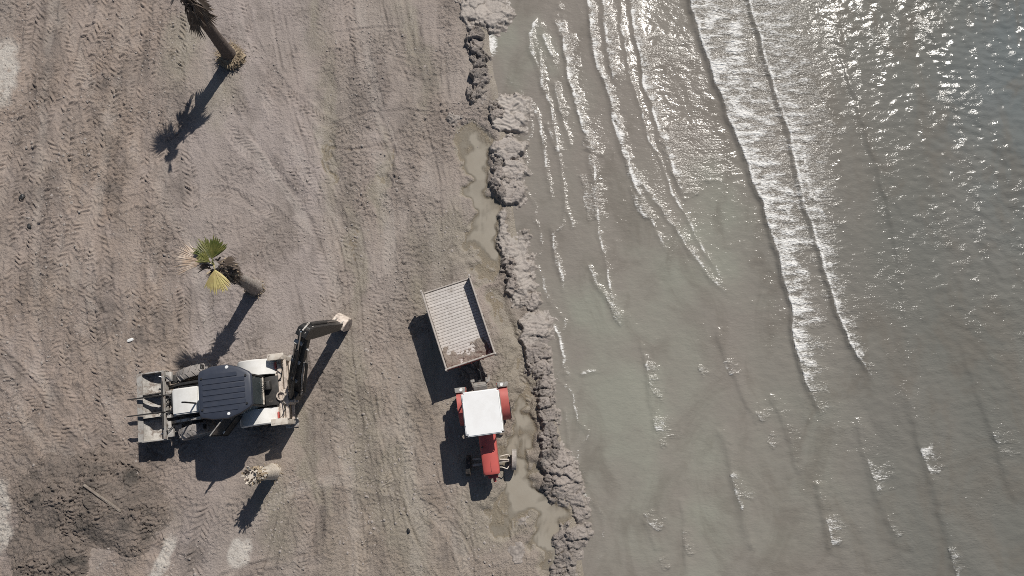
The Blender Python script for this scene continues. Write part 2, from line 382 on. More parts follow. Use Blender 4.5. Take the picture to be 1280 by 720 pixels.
def mud_shape(X, Y):
    """height of the ground without the bank and heap, and its surface attributes"""
    PX, PY = to_px(X, Y)
    so = shore_off(PX, PY)
    inn = ss(-900, -500, PX) * ss(-800, -400, PY) * ss(1500, 1100, PY)
    hb = .035 * pn(X * .33, Y * .33, 1) + .016 * pn(X * .9, Y * .9, 2)
    sea_side = ss(-8, 34, so)
    hb = hb - .42 * sea_side - np.clip(X - 3, 0, 60) * .02
    for cx, cy, rx, ry, rot, dp in PUDDLES:
        q = blob(PX + fbm(X * .9, Y * .9, 3, 8) * 16, PY + fbm(X * .9, Y * .9, 3, 9) * 22, cx, cy, rx, ry, rot, 2)
        hb = hb - dp * ss(1.35, .45, q)
    left = ss(265, 190, PX + 30 * pn(X * .5, Y * .5, 6)) * ss(1300, 1000, PY)
    strip = ss(380, 430, PX) * ss(20, -15, so)
    low = ss(420, 520, PY) * ss(230, 330, PX) * ss(20, -15, so)
    wetm = np.zeros_like(X)
    for cx, cy, rx, ry, rot in ((410, 150, 16, 120, -2), (392, 20, 14, 60, 0), (478, 225, 14, 80, 2), (445, 330, 18, 100, -6), (450, 520, 24, 130, -8), (500, 640, 34, 90, -10), (560, 300, 44, 60, 0), (385, 560, 14, 120, -12), (640, 450, 26, 90, -8), (610, 640, 50, 40, 0), (270, 120, 36, 46, 0), (230, 60, 30, 60, 10), (180, 640, 40, 40, 0), (540, 420, 20, 80, -8), (340, 640, 30, 70, -10), (520, 60, 16, 80, -14)):
        wetm = np.maximum(wetm, ss(1.3, .2, blob(PX + 14 * fbm(X, Y * .6, 3, 16), PY + 20 * fbm(X, Y * .6, 3, 17), cx, cy, rx, ry, rot, 2)))
    patchn = ss(-.3, .4, fbm(X * .5, Y * .4, 4, 14))
    rough = .13 + .34 * patchn + .40 * left * (.35 + .65 * patchn) + .34 * strip * patchn * ss(560, 430, PY) + .22 * low * patchn
    rough = np.clip(rough, 0, 1) * (1 - .7 * wetm) * (1 - .85 * ss(.01, .07, -hb))
    ridg = 0.4 - np.abs(pn(X * 4.2, Y * 4.2, 3))
    diag = pn(X * 5.5 + Y * 2.2, Y * 2.6 - X * 1.1, 4)
    h = hb + rough * (.045 * ridg + .022 * diag + .040 * pn(X * 8.5, Y * 8.5, 5) + .026 * pn(X * 14, Y * 14, 7)) + .007 * pn(X * 2.3, Y * 2.3, 12)
    tone = np.zeros_like(X)
    paint_tracks(h, rough, hb, PX, PY, X, Y, tone)
    # crumbs thrown up beside the tracks
    h = h + (strip + .6 * low) * .022 * np.clip(pn(X * 10 + 1.5 * pn(Y * .8, X * .8, 44), Y * 3.4, 43) + .25, 0, 1) * ss(-.4, .2, fbm(X * .9, Y * .35, 3, 45))
    cr = pn(X * 6.5, Y * 6.5, 15)
    g1, g2, ids, _, _ = worley(X * 8.0 + .3 * pn(X * 2, Y * 2, 26), Y * 6.5, 4)
    h = h + ss(.32, .55, cr) * .05 * rough + ss(.55, 1.0, ids) * ss(.55, .1, g1) * .075 * rough * ss(-.3, .3, pn(X * .8, Y * .6, 27))
    # surface attributes
    wet = .25 * strip + .25 * low + .8 * ss(-30, 20, so) + 1.0 * ss(.02, .07, -hb)
    wet = wet + .85 * wetm
    wet = np.clip(wet + .25 * pn(X * .6, Y * .25, 18), 0, 1)
    pale = np.zeros_like(X)
    for cx, cy, rx, ry, rot in ((2, 90, 22, 44, 6), (0, 645, 14, 50, 0), (203, 700, 9, 34, 24), (300, 690, 14, 20, 14), (120, 690, 20, 26, 20), (10, 20, 12, 40, 0)):
        a = 1.0 if cx not in (120, 10) else .12
        pale = np.maximum(pale, a * ss(1.15, .7, blob(PX + 5 * pn(X * 2, Y * 2, 19), PY + 5 * pn(X * 2, Y * 2, 20), cx, cy, rx, ry, rot)))
    dark = .38 * ss(.1, .5, fbm(X * .5, Y * .35, 4, 22)) + .30 * left * ss(0, .5, fbm(X * .9, Y * .5, 3, 23))
    for cx, cy, rx, ry, rot in ((60, 60, 22, 90, 10), (105, 600, 100, 70, 0), (404, 640, 6, 40, 0), (50, 230, 30, 40, 0)):
        dark = np.maximum(dark, .7 * ss(1.2, .4, blob(PX, PY, cx, cy, rx, ry, rot)))
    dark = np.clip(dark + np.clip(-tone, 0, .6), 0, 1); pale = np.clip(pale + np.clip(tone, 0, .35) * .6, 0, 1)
    warm = np.clip(.85 * left + .55 * low + .3 * strip + .35 * pn(X * .4, Y * .3, 28), 0, 1)
    h = h * inn
    return h, dict(wet=wet, pale=pale, dark=dark, rough=rough, warm=warm), PX, PY

xs = axis(-21.5, 4.2, .033, -400, 60, 1.3)
ys = axis(-6.2, 18.2, .033, -300, 400, 1.3)
GX, GY = [a.astype(np.float32) for a in np.meshgrid(xs, ys)]
gh, gat, GPX, GPY = mud_shape(GX.ravel().astype(float), GY.ravel().astype(float))
GH = gh.reshape(GX.shape)
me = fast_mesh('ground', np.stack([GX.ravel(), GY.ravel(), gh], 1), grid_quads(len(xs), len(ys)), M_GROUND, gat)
link('ground', me, kind='structure')
def gz(x, y):
    i = min(max(int(np.searchsorted(xs, x)), 0), len(xs) - 1); j = min(max(int(np.searchsorted(ys, y)), 0), len(ys) - 1)
    return float(GH[j, i])

def cut_sheet(name, px0, py0, px1, py1, step, fn, mat, **props):
    """a dense patch laid over the ground: fn(X, Y) -> extra height, attributes; only where it is above zero"""
    c = [P(a, b) for a in (px0, px1) for b in (py0, py1)]
    x = np.arange(min(v.x for v in c), max(v.x for v in c), step); y = np.arange(min(v.y for v in c), max(v.y for v in c), step)
    X, Y = np.meshgrid(x, y); X = X.ravel(); Y = Y.ravel()
    PX, PY = to_px(X, Y)
    e, at = fn(PX, PY, X, Y)
    ix = np.clip(np.searchsorted(xs, X), 0, len(xs) - 1); iy = np.clip(np.searchsorted(ys, Y), 0, len(ys) - 1)
    Z = np.clip(GH[iy, ix], -.10, 0.03) + e - .05
    q = grid_quads(len(x), len(y))
    q = q[(e[q] > .015).any(1)]
    used = np.unique(q); re = np.full(len(X), -1); re[used] = np.arange(len(used))
    me = fast_mesh(name, np.stack([X, Y, Z], 1)[used], re[q], mat, {k: v[used] for k, v in at.items()})
    return link(name, me, **props)

def bank_fn(PX, PY, X, Y):
    b, rg, on = bank_height(PX, PY, X, Y)
    so = shore_off(PX, PY)
    # tyre lugs pressed across the bank tops
    for pts, w in (([(650, 345), (658, 385)], 34), ([(664, 392), (672, 422)], 40), ([(702, 560), (708, 640)], 36), ([(700, 690), (720, 730)], 40), ([(636, 100), (640, 165)], 30)):
        m, d, s, L = near(pts, w, PX, PY)
        if len(m):
            v = (s + np.abs(d) * .5 + 1.5 * pn(X[m] * 3, Y[m] * 3, 3)) / 5.2; v = v - np.floor(v)
            b[m] += .024 * (ss(0, .3, v) * ss(.8, .4, v) - .4) * ss(w / 2, w / 3, np.abs(d)) * on[m] * (1 - rg[m])
    wet = np.clip(.55 * ss(.22, .05, b) + .25 * ss(10, 40, so) * ss(.3, .1, b), 0, 1)
    dark = np.clip(.55 * rg * ss(-.2, .4, pn(X * 1.5, Y * 1.5, 4)), 0, 1)
    return b, dict(wet=wet, pale=.5 * on * (1 - np.clip(rg * 1.4, 0, 1)), dark=dark, rough=np.clip(rg, .06, 1), warm=0 * X)
cut_sheet('mud_bank', 525, -130, 800, 860, .028, bank_fn, M_BANK, kind='structure')

def heap_fn(PX, PY, X, Y):
    q = blob(PX + 12 * pn(X * .8, Y * .8, 51), PY + 12 * pn(X * .8, Y * .8, 52), 116, 632, 112, 82, 12, 2.0)
    q2 = blob(PX + 8 * pn(X, Y, 53), PY + 8 * pn(X, Y, 54), 66, 692, 66, 66, 0, 2.0)
    e = np.maximum(.44 * ss(1.08, .1, q), .36 * ss(1.08, .1, q2))
    e = e - .10 * ss(1.8, .1, blob(PX + 10 * fbm(X * 1.5, Y * 1.5, 3, 46), PY + 10 * fbm(X * 1.5, Y * 1.5, 3, 47), 132, 704, 22, 38, 12, 2))
    on = ss(.01, .12, e)
    ax_ = X + .25 * pn(X * 2.1, Y * 2.1, 59); ay_ = Y + .25 * pn(X * 2.1, Y * 2.1, 60)
    amp = .35 + .65 * ss(-.3, .3, pn(X * .8, Y * .8, 50))
    g1, g2, ids, _, _ = worley(ax_ * 5.5, ay_ * 8.0, 5); k1, k2, idt, _, _ = worley(ax_ * 11, ay_ * 15, 6)
    e = e + on * (.05 + .95 * amp) * (ids * .085 * ss(0, .25, g2 - g1) + idt * .08 * ss(0, .3, k2 - k1)) - .04 * on
    e = e + .6 * on * amp * (.07 * pn(ax_ * 2.2, ay_ * 3.2, 55) + .10 * (.3 - np.abs(pn(ax_ * 4.0 + ay_, ay_ * 6.5, 48))) + .08 * pn(ax_ * 7, ay_ * 10, 56) + .07 * pn(X * 12, Y * 15, 57))
    return e, dict(wet=.3 * on, pale=on * 0, dark=np.clip(.22 + .9 * fbm(X * 1.2, Y * 1.4, 3, 58), 0, 1) * on, rough=np.full_like(X, .9), warm=np.full_like(X, .5))
cut_sheet('mud_heap', -10, 540, 250, 790, .033, heap_fn, M_HEAP, label='dark lumpy heap of dredged mud with a pale plank on it', category='mud heap')

# ------------------------------------------------------------------ standing water on the mud
def puddle_material():
    m, nt, b = nodes('silty_puddle_water')
    c = mixc(nt, ramp(nt, noise(nt, .8, 5), .35, .65), (0.315, 0.285, 0.236), (0.29, 0.258, 0.210))
    nt.links.new(c, b.inputs['Base Color']); b.inputs['Roughness'].default_value = .12; b.inputs['IOR'].default_value = 1.33
    bump(nt, b, mth(nt, 'MULTIPLY', noise(nt, 9, 3), .004), 1.0)
    # silt hides the bed more the deeper the water
    t = nt.nodes.new('ShaderNodeBsdfTransparent'); t.inputs[0].default_value = (.94, .92, .88, 1); mx = nt.nodes.new('ShaderNodeMixShader')
    nt.links.new(ramp(nt, attr(nt, 'depth'), -.004, .075), mx.inputs[0]); nt.links.new(t.outputs[0], mx.inputs[1]); nt.links.new(b.outputs[0], mx.inputs[2]); nt.links.new(mx.outputs[0], nt.nodes['Material Output'].inputs[0])
    return m
M_PUD = puddle_material()
def puddle(px0, py0, px1, py1, z):
    c = [P(a, b, z) for a in (px0, px1) for b in (py0, py1)]
    x = np.arange(min(v.x for v in c), max(v.x for v in c), .06); y = np.arange(min(v.y for v in c), max(v.y for v in c), .06)
    X, Y = np.meshgrid(x, y); X = X.ravel(); Y = Y.ravel(); PX, PY = to_px(X, Y, z)
    q = grid_quads(len(x), len(y)); q = q[(shore_off(PX, PY)[q] < 2).all(1)]
    us = np.unique(q); re = np.full(len(X), -1); re[us] = np.arange(len(us))
    ix = np.clip(np.searchsorted(xs, X), 0, len(xs) - 1); iy = np.clip(np.searchsorted(ys, Y), 0, len(ys) - 1)
    dep = z - GH[iy, ix]
    me = fast_mesh('puddle', np.stack([X, Y, X * 0 + z], 1)[us], re[q], M_PUD, dict(depth=dep[us]))
    link('puddle', me, kind='structure')
puddle(540, 130, 640, 425, -.064)
puddle(590, 428, 712, 712, -.066)
puddle(385, 90, 500, 345, -.052)

# ------------------------------------------------------------------ sea
def sea_material():
    m, nt, b = nodes('silty_sea_water')
    swirl = noise(nt, .55, 6, stretched(nt, 1.0, .55, 1, R_(14)), .6, 1.2)
    c = mixc(nt, attr(nt, 'milky'), (0.226, 0.203, 0.177), (0.255, 0.252, 0.211))
    c = mixc(nt, mth(nt, 'MULTIPLY', attr(nt, 'deep'), .92), c, (0.150, 0.149, 0.132))
    c = mixc(nt, attr(nt, 'teal'), c, (0.135, 0.158, 0.164))
    c = mixc(nt, mth(nt, 'MULTIPLY', ramp(nt, swirl, .46, .7), .55), c, (0.150, 0.134, 0.112))
    nt.links.new(c, b.inputs['Base Color'])
    b.inputs['Roughness'].default_value = .11; b.inputs['IOR'].default_value = 1.33
    rp = attr(nt, 'ripple')
    n1 = noise(nt, 1.0, 3, stretched(nt, 6.5, 15, 1, R_(-6)), .6); n2 = noise(nt, 1.0, 3, stretched(nt, 4, 5.5, 1, R_(20)), .55)
    h = mth(nt, 'ADD', mth(nt, 'MULTIPLY', n1, mth(nt, 'MULTIPLY', rp, .032)), mth(nt, 'MULTIPLY', n2, .014))
    bump(nt, b, h, 1.0)
    # froth, and sun glitter painted in as the same white flecks
    f = attr(nt, 'foam_glint'); fn = noise(nt, 1.0, 4, stretched(nt, 8, 22, 1, R_(-8)), .75)
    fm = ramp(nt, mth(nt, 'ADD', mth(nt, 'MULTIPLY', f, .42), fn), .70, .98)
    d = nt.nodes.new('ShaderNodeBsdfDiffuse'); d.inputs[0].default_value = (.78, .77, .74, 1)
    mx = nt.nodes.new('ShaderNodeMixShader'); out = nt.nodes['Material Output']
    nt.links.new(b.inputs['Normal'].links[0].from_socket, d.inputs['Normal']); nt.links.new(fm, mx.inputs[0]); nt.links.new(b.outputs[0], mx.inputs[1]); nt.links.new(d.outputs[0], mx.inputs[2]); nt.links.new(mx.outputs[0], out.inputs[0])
    return m
sx = axis(-2.6, 20.5, .045, -3.2, 400, 1.3)
sy = axis(-6.2, 18.2, .045, -300, 400, 1.3)
SX, SY = np.meshgrid(sx, sy); SX = SX.ravel(); SY = SY.ravel()
SPX, SPY = to_px(SX, SY, SEA_Z)
sz = np.zeros_like(SX); rip = np.zeros_like(SX); foam_glint = np.zeros_like(SX)
# the ground swell and wind chop
u = SX * .97 + SY * .24
fade_in = ss(-1, 5, SX)
sz += fade_in * (.030 * np.sin(u * 2 * np.pi / 3.4 + 1.5 * pn(SX * .2, SY * .2, 61)) * (.6 + .6 * pn(SX * .25, SY * .15, 62)))
chop = .28 + .45 * ss(7, 12, SX + .1 * SY) + .75 * ss(13, 19, SX) * ss(-2, 8, SY)
sz += chop * (.018 * pn(SX * 1.5 + SY * .3, SY * 1.1, 63) + .0165 * pn(SX * 2.6 + SY * .8, SY * 4.0 - SX * .6, 64) + .0042 * pn(SX * 5.4, SY * 7.0, 65))
rip += .16 + .20 * chop * ss(-.35, .5, fbm(SX * .35, SY * .5, 4, 66)) + .12 * ss(0, .5, fbm(SX * .8, SY * .4, 3, 67))
def wave(pts, amp=.05, back=22, front=3.0, ripple=.5, fm=.0, seed=0, fade=60, wmap=None, edge_k=1.0, band_k=.62):
    reach = back * 2.6 + 14
    m, d, s, L = near(pts, reach, SPX, SPY, 8)
    if len(m) == 0: return
    x, y = SX[m], SY[m]
    d = d + 3.0 * pn(x * .9, y * .9, seed) + 1.5 * pn(x * 2.5, y * 2.5, seed + 1)
    fade = max(fade, (.16 if back < 28 else .42) * L) if back < 60 else fade
    s2 = s + min(18, .35 * L) * fbm(x * 1.3, y * 1.3, 3, seed + 14)
    e = ss(0, fade, s2) * ss(L, L - fade, s2) * ss(0, 5, s) * ss(L, L - 5, s)
    bw = back * (np.interp(s / L, np.linspace(0, 1, len(wmap)), wmap) if wmap else 1.0)
    prof = np.where(d < 0, np.exp(-(d / front) ** 2), np.exp(-(np.maximum(d, 0) / (bw * .9)) ** 1.4))
    sz[m] += amp * e * prof
    rag = 1 + .5 * fbm(x * 1.1, y * 1.8, 3, seed + 7)
    band = ss(-1.5, 2, d) * ss(bw * 1.5 * rag, bw * .25 * rag, d)
    tex = .78 + .55 * fbm(x * 1.3, y * 4.2, 4, seed + 2)
    sz[m] += e * band * ripple * (.0060 * pn(x * 3.0, y * 8.0 + x, seed + 11) + .0035 * pn(x * 6.0, y * 12.0, seed + 12))
    rip[m] = np.maximum(rip[m], ripple * e * band * tex)
    brk = ss(-.25, .35, fbm(x * 1.6, y * 1.3, 3, seed + 5)) if back < 30 else .7 + .3 * ss(-.3, .3, pn(x * .9, y * .9, seed + 5))
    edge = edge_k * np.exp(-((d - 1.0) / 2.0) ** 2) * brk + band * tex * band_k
    foam_glint[m] = np.maximum(foam_glint[m], fm * e * edge)
W1 = [(846, -70), (862, 0), (876, 50), (893, 100), (915, 160), (935, 215), (955, 268), (970, 318), (983, 365), (990, 420), (1000, 465), (1012, 492), (1024, 520), (1034, 548)]
W2 = [(915, -70), (936, 0), (952, 60), (966, 110), (984, 165), (1000, 235), (1016, 290), (1036, 360), (1058, 425), (1080, 458), (1110, 500)]
up = lambda l: l
wave(up(W1), .085, 66, 3.2, 2.4, .98, 1, 90, [1.15, 1.15, 1.05, .95, .75, .5, .35], .35, 1.0)  # breaker band: white is froth plus painted sun glitter
wave(up(W2), .075, 60, 3.2, 2.0, .82, 2, 90, [1.5, 1.2, .9, .5, .3, .25], .6, 1.0)
wave(up([(1010, -60), (1050, 60), (1085, 170), (1112, 260), (1126, 340), (1138, 430), (1160, 520)]), .05, 40, 5, .38, .0, 3, 60)
wave(up([(1140, -60), (1180, 80), (1215, 200), (1240, 330), (1270, 430)]), .05, 40, 8, .3, 0, 4, 60)
wave(up([(1200, 430), (1228, 500), (1250, 570), (1275, 640)]), .045, 26, 5, .45, .12, 5, 40)
wave(up([(1130, 470), (1148, 550), (1164, 600), (1184, 670), (1200, 740)]), .05, 26, 5.5, .5, .26, 6, 30)
wave(up([(1070, 520), (1084, 575), (1098, 618), (1118, 668), (1136, 720)]), .045, 24, 5.5, .5, .24, 7, 30)
wave(up([(1022, 600), (1030, 645), (1042, 695)]), .05, 18, 5.5, .5, .24, 8, 20)
wave(up([(898, 530), (914, 585), (926, 640), (940, 690)]), .045, 15, 5.5, .5, .2, 9, 25)
wave(up([(890, 395), (905, 440), (920, 475), (950, 540)]), .035, 16, 3.5, .5, .16, 10, 25)
wave(up([(800, 420), (808, 465), (815, 510), (822, 560)]), .03, 12, 2.5, .5, .16, 11, 20)
wave(up([(800, 640), (812, 665), (822, 690)]), .02, 12, 2.5, .4, .14, 12, 10)
wave(up([(850, 620), (856, 680), (862, 740)]), .025, 10, 2.5, .4, .06, 13, 20)
for k, (pts, b, r, f) in enumerate((
    ([(780, -40), (792, 30), (800, 80), (812, 130), (838, 205), (862, 262)], 10, .8, .34),
    ([(800, 30), (806, 70), (818, 108)], 46, .62, .12), ([(816, 160), (834, 205), (858, 255)], 56, .55, .10),
    ([(732, -40), (736, 20), (742, 70), (760, 125), (772, 170), (792, 235), (812, 280)], 8, .8, .40),
    ([(752, -20), (756, 40), (762, 80), (775, 110)], 7, .6, .30),
    ([(790, 215), (820, 255), (850, 295), (885, 345), (920, 380)], 6, .6, .24), ([(700, 0), (694, 20), (704, 60), (712, 105), (730, 165), (742, 190)], 9, .7, .34),
    ([(672, 20), (660, 45), (668, 80), (680, 120)], 6, .6, .28), ([(668, 32), (684, 60), (694, 85)], 5, .6, .28), ([(678, 140), (690, 170), (700, 200)], 7, .5, .22),
    ([(734, 190), (740, 230), (745, 280)], 10, .5, .20), ([(726, 180), (760, 200)], 9, .4, .16), ([(688, 280), (692, 320), (706, 368)], 6, .5, .22), ([(732, 330), (752, 368), (780, 410)], 6, .5, .20), ([(700, 250), (712, 275), (714, 290)], 5, .4, .2),
    ([(690, 400), (700, 425), (704, 455), (712, 478)], 5, .5, .30), ([(716, 470), (740, 468), (760, 462)], 6, .5, .30), ([(786, 230), (800, 262), (815, 285)], 8, .5, .2), ([(764, 375), (778, 405)], 6, .4, .2),
    ([(702, 500), (712, 560), (722, 610)], 4, .3, .12), ([(690, 100), (700, 140), (716, 190)], 5, .4, .18), ([(960, 490), (985, 545), (1000, 600)], 14, .35, .06))):
    wave(up(pts), .026, b * 1.3, 2.4, r * 1.8, min(1.0, f * 2.4), 20 + k, 14, None, .8, 1.0)  # thin inshore lines: glints on the wavelets painted white along with froth
for k, pts in enumerate(([(700, 0), (705, 60), (714, 110), (732, 168), (744, 230), (748, 290), (760, 350), (780, 410)], [(734, -20), (741, 60), (760, 120), (780, 180), (800, 250), (820, 290), (850, 340)], [(668, 40), (676, 90), (690, 150), (700, 215), (704, 270), (692, 300), (704, 360), (712, 400)], [(772, -20), (780, 60), (796, 130), (822, 200), (850, 262), (890, 330), (915, 380)], [(650, 110), (672, 150), (682, 220), (690, 262)])):
    wave(pts, .02, 5, 2.0, 1.0, .62, 130 + k, 20, None, 1.0, .8)
_lap = [(float(np.interp(y, _sc[:, 1], _sc[:, 0])) + 30 + 8 * math.sin(y * .05) + 5 * math.sin(y * .13), y) for y in range(40, 760, 18)]
wave(_lap, .012, 5, 2.0, .7, .60, 140, 20, None, 1.0, .5)
for k, (x0, y0, x1, y1, b, f) in enumerate(((912, 585, 928, 640, 15, .8), (1028, 636, 1046, 698, 17, .85), (1083, 570, 1100, 622, 22, .75), (1148, 552, 1164, 598, 17, .95), (1232, 518, 1262, 590, 26, .6), (1182, 672, 1198, 730, 18, .75), (1104, 640, 1122, 676, 12, .6),
                                           (804, 440, 818, 510, 12, .7), (812, 520, 830, 566, 18, .65), (802, 640, 824, 668, 14, .65), (868, 452, 880, 476, 12, .6), (902, 450, 918, 476, 12, .8), (938, 505, 960, 540, 28, .5), (956, 540, 968, 566, 10, .7), (850, 655, 858, 700, 10, .45), (822, 695, 834, 716, 10, .5),
                                           (722, 180, 750, 192, 14, .7), (722, 215, 738, 280, 18, .6), (690, 100, 700, 140, 8, .6), (752, 365, 776, 410, 10, .7), (776, 180, 786, 225, 10, .7), (786, 240, 812, 284, 12, .75), (696, 130, 706, 152, 12, .5), (756, 20, 766, 110, 12, .75), (704, 40, 714, 90, 12, .75), (1000, 170, 1012, 262, 14, .9))):
    wave([(x0, y0), ((x0 + x1) / 2 - 2, (y0 + y1) / 2), (x1, y1)], .010, b * 1.25, 3.5, 1.4, f * .82, 60 + k, 6, None, .5, 1.0)
# froth washing off the slab
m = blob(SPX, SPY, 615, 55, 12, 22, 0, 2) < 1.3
foam_glint[m] = np.maximum(foam_glint[m], 1.0 * ss(1.2, .3, blob(SPX[m], SPY[m], 614, 55, 11, 20, 0, 2)))
milky = np.zeros_like(SX)
for cx, cy, rx, ry, rot in ((800, 520, 120, 190, -20), (760, 420, 60, 110, -10), (860, 320, 90, 90, -10), (850, 660, 90, 80, 0), (650, 80, 30, 60, 0), (1010, 560, 90, 160, -20), (980, 640, 90, 90, 0)):
    milky = np.maximum(milky, (1 if cx < 900 else .55) * ss(1.5, .1, blob(SPX + 40 * fbm(SX * .4, SY * .4, 3, 71), SPY + 40 * pn(SX * .4, SY * .4, 72), cx, cy, rx, ry, rot, 2)))
milky = np.clip(milky * (.75 + .6 * fbm(SX * .5, SY * .5, 3, 73)) + .15 * ss(.1, .5, fbm(SX * .3, SY * .22, 3, 74)), 0, 1)
teal = .85 * ss(1080, 1330, SPX + 40 * fbm(SX * .3, SY * .3, 3, 76)) * ss(420, 60, SPY)
deep = np.clip(ss(840, 1230, SPX + (360 - SPY) * .15) * 1.0 + .25 * fbm(SX * .3, SY * .16, 3, 75) * ss(800, 1100, SPX), 0, 1)
rip += .26 * ss(880, 1150, SPX) * ss(150, 380, SPY) * ss(-.5, .3, fbm(SX * .5, SY * .7, 3, 68))
me = fast_mesh('sea', np.stack([SX, SY, SEA_Z + sz], 1), grid_quads(len(sx), len(sy)), sea_material(), dict(ripple=rip, foam_glint=foam_glint, milky=milky, deep=deep, teal=teal))
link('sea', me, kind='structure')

# ------------------------------------------------------------------ building blocks for things
class MB:
    """collects shapes; build() links them as ONE mesh object"""
    def __init__(self): self.v = []; self.f = []
    def add(self, vs, fs):
        n = len(self.v); self.v += [tuple(p) for p in vs]; self.f += [tuple(i + n for i in f) for f in fs]; return self
    def bm(self, bm, M=None):
        bm.verts.index_update()
        self.add([(M @ p.co if M else p.co) for p in bm.verts], [[q.index for q in f.verts] for f in bm.faces]); bm.free(); return self
    def box(self, c, s, rot=(0, 0, 0), bev=.01, taper=None):
        bm = bmesh.new(); bmesh.ops.create_cube(bm, size=1)
        for p in bm.verts:
            p.co = Vector((p.co.x * s[0], p.co.y * s[1], p.co.z * s[2]))
            if taper and p.co.z > 0: p.co.x *= taper[0]; p.co.y *= taper[1]
        b = min(bev, min(s) * .45)
        if b > 0: bmesh.ops.bevel(bm, geom=bm.edges[:], offset=b, segments=2, affect='EDGES', profile=.6)
        from mathutils import Euler
        return self.bm(bm, Matrix.Translation(c) @ Euler(rot).to_matrix().to_4x4())
    def bar(self, a, b, w, h, bev=.01, up=(0, 0, 1)):
        a = Vector(a); b = Vector(b); x = (b - a); L = x.length; x.normalize()
        u = Vector(up)
        if abs(x.dot(u)) > .98: u = Vector((1, 0, 0))
        y = u.cross(x).normalized(); z = x.cross(y)
        M = Matrix((x, y, z)).transposed().to_4x4(); M.translation = (a + b) / 2
        bm = bmesh.new(); bmesh.ops.create_cube(bm, size=1)
        for p in bm.verts: p.co = Vector((p.co.x * L, p.co.y * w, p.co.z * h))
        bb = min(bev, w * .45, h * .45)
        if bb > 0: bmesh.ops.bevel(bm, geom=bm.edges[:], offset=bb, segments=2, affect='EDGES')
        return self.bm(bm, M)
    def tube(self, pts, r, n=10, cap=True):
        pts = [Vector(p) for p in pts]; rs = r if isinstance(r, (list, tuple)) else [r] * len(pts)
        vs = []; fs = []; prev = None
        for i, p in enumerate(pts):
            t = (pts[min(i + 1, len(pts) - 1)] - pts[max(i - 1, 0)]).normalized()
            if prev is None:
                prev = Vector((0, 0, 1)) if abs(t.z) < .9 else Vector((1, 0, 0))
            a = (prev - t * prev.dot(t)).normalized(); b = t.cross(a); prev = a
            for k in range(n):
                w = 2 * math.pi * k / n; vs.append(p + (a * math.cos(w) + b * math.sin(w)) * rs[i])
        for i in range(len(pts) - 1):
            for k in range(n): fs.append((i * n + k, i * n + (k + 1) % n, (i + 1) * n + (k + 1) % n, (i + 1) * n + k))
        if cap: fs += [tuple(range(n))[::-1], tuple(range((len(pts) - 1) * n, len(pts) * n))]
        return self.add(vs, fs)
    def prism(self, poly, a, b, axis='y', bev=0.0):
        """polygon in the two other axes, run from a to b along the axis"""
        def pt(p, t): return {'y': (p[0], t, p[1]), 'z': (p[0], p[1], t), 'x': (t, p[0], p[1])}[axis]
        bm = bmesh.new(); lo = [bm.verts.new(pt(p, a)) for p in poly]; hi = [bm.verts.new(pt(p, b)) for p in poly]
        n = len(poly); bm.faces.new(lo); bm.faces.new(hi[::-1])
        for i in range(n): bm.faces.new((lo[i], hi[i], hi[(i + 1) % n], lo[(i + 1) % n]))
        bmesh.ops.recalc_face_normals(bm, faces=bm.faces[:])
        if bev: bmesh.ops.bevel(bm, geom=bm.edges[:], offset=bev, segments=2, affect='EDGES')
        return self.bm(bm)
    def sheet(self, poly, a, b, th, axis='y'):
        """open profile with thickness th, run from a to b"""
        p = [Vector(q) for q in poly]; n = len(p); nor = []
        for i in range(n):
            t = (p[min(i + 1, n - 1)] - p[max(i - 1, 0)]).normalized(); nor.append(Vector((-t.y, t.x)))
        return self.prism([tuple(q) for q in p] + [tuple(p[i] + nor[i] * th) for i in range(n - 1, -1, -1)], a, b, axis)
    def lathe(self, prof, c=(0, 0, 0), n=32, M=None):
        """profile of (radius, y) turned about the y axis"""
        vs = []; fs = []; m = len(prof)
        for k in range(n):
            w = 2 * math.pi * k / n
            for r, y in prof: vs.append(Vector((r * math.cos(w), y, r * math.sin(w))) + Vector(c))
        if M: vs = [M @ v for v in vs]
        for k in range(n):
            for i in range(m - 1):
                fs.append((k * m + i, k * m + i + 1, ((k + 1) % n) * m + i + 1, ((k + 1) % n) * m + i))
        return self.add(vs, fs)
    def build(self, name, mat, parent=None, smooth=35, **props):
        me = bpy.data.meshes.new(name); me.from_pydata(self.v, [], self.f)
        bm = bmesh.new(); bm.from_mesh(me); bmesh.ops.recalc_face_normals(bm, faces=bm.faces[:]); bm.to_mesh(me); bm.free()
        me.materials.append(mat)
        if smooth:
            me.polygons.foreach_set('use_smooth', [True] * len(me.polygons)); me.set_sharp_from_angle(angle=R_(smooth))
        return link(name, me, parent, **props)
def empty(name, loc, rz=0.0, **props):
    o = bpy.data.objects.new(name, None); o.empty_display_size = .3; col.objects.link(o)
    o.location = loc; o.rotation_euler = (0, 0, rz)
    for k, v in props.items(): o[k] = v
    return o

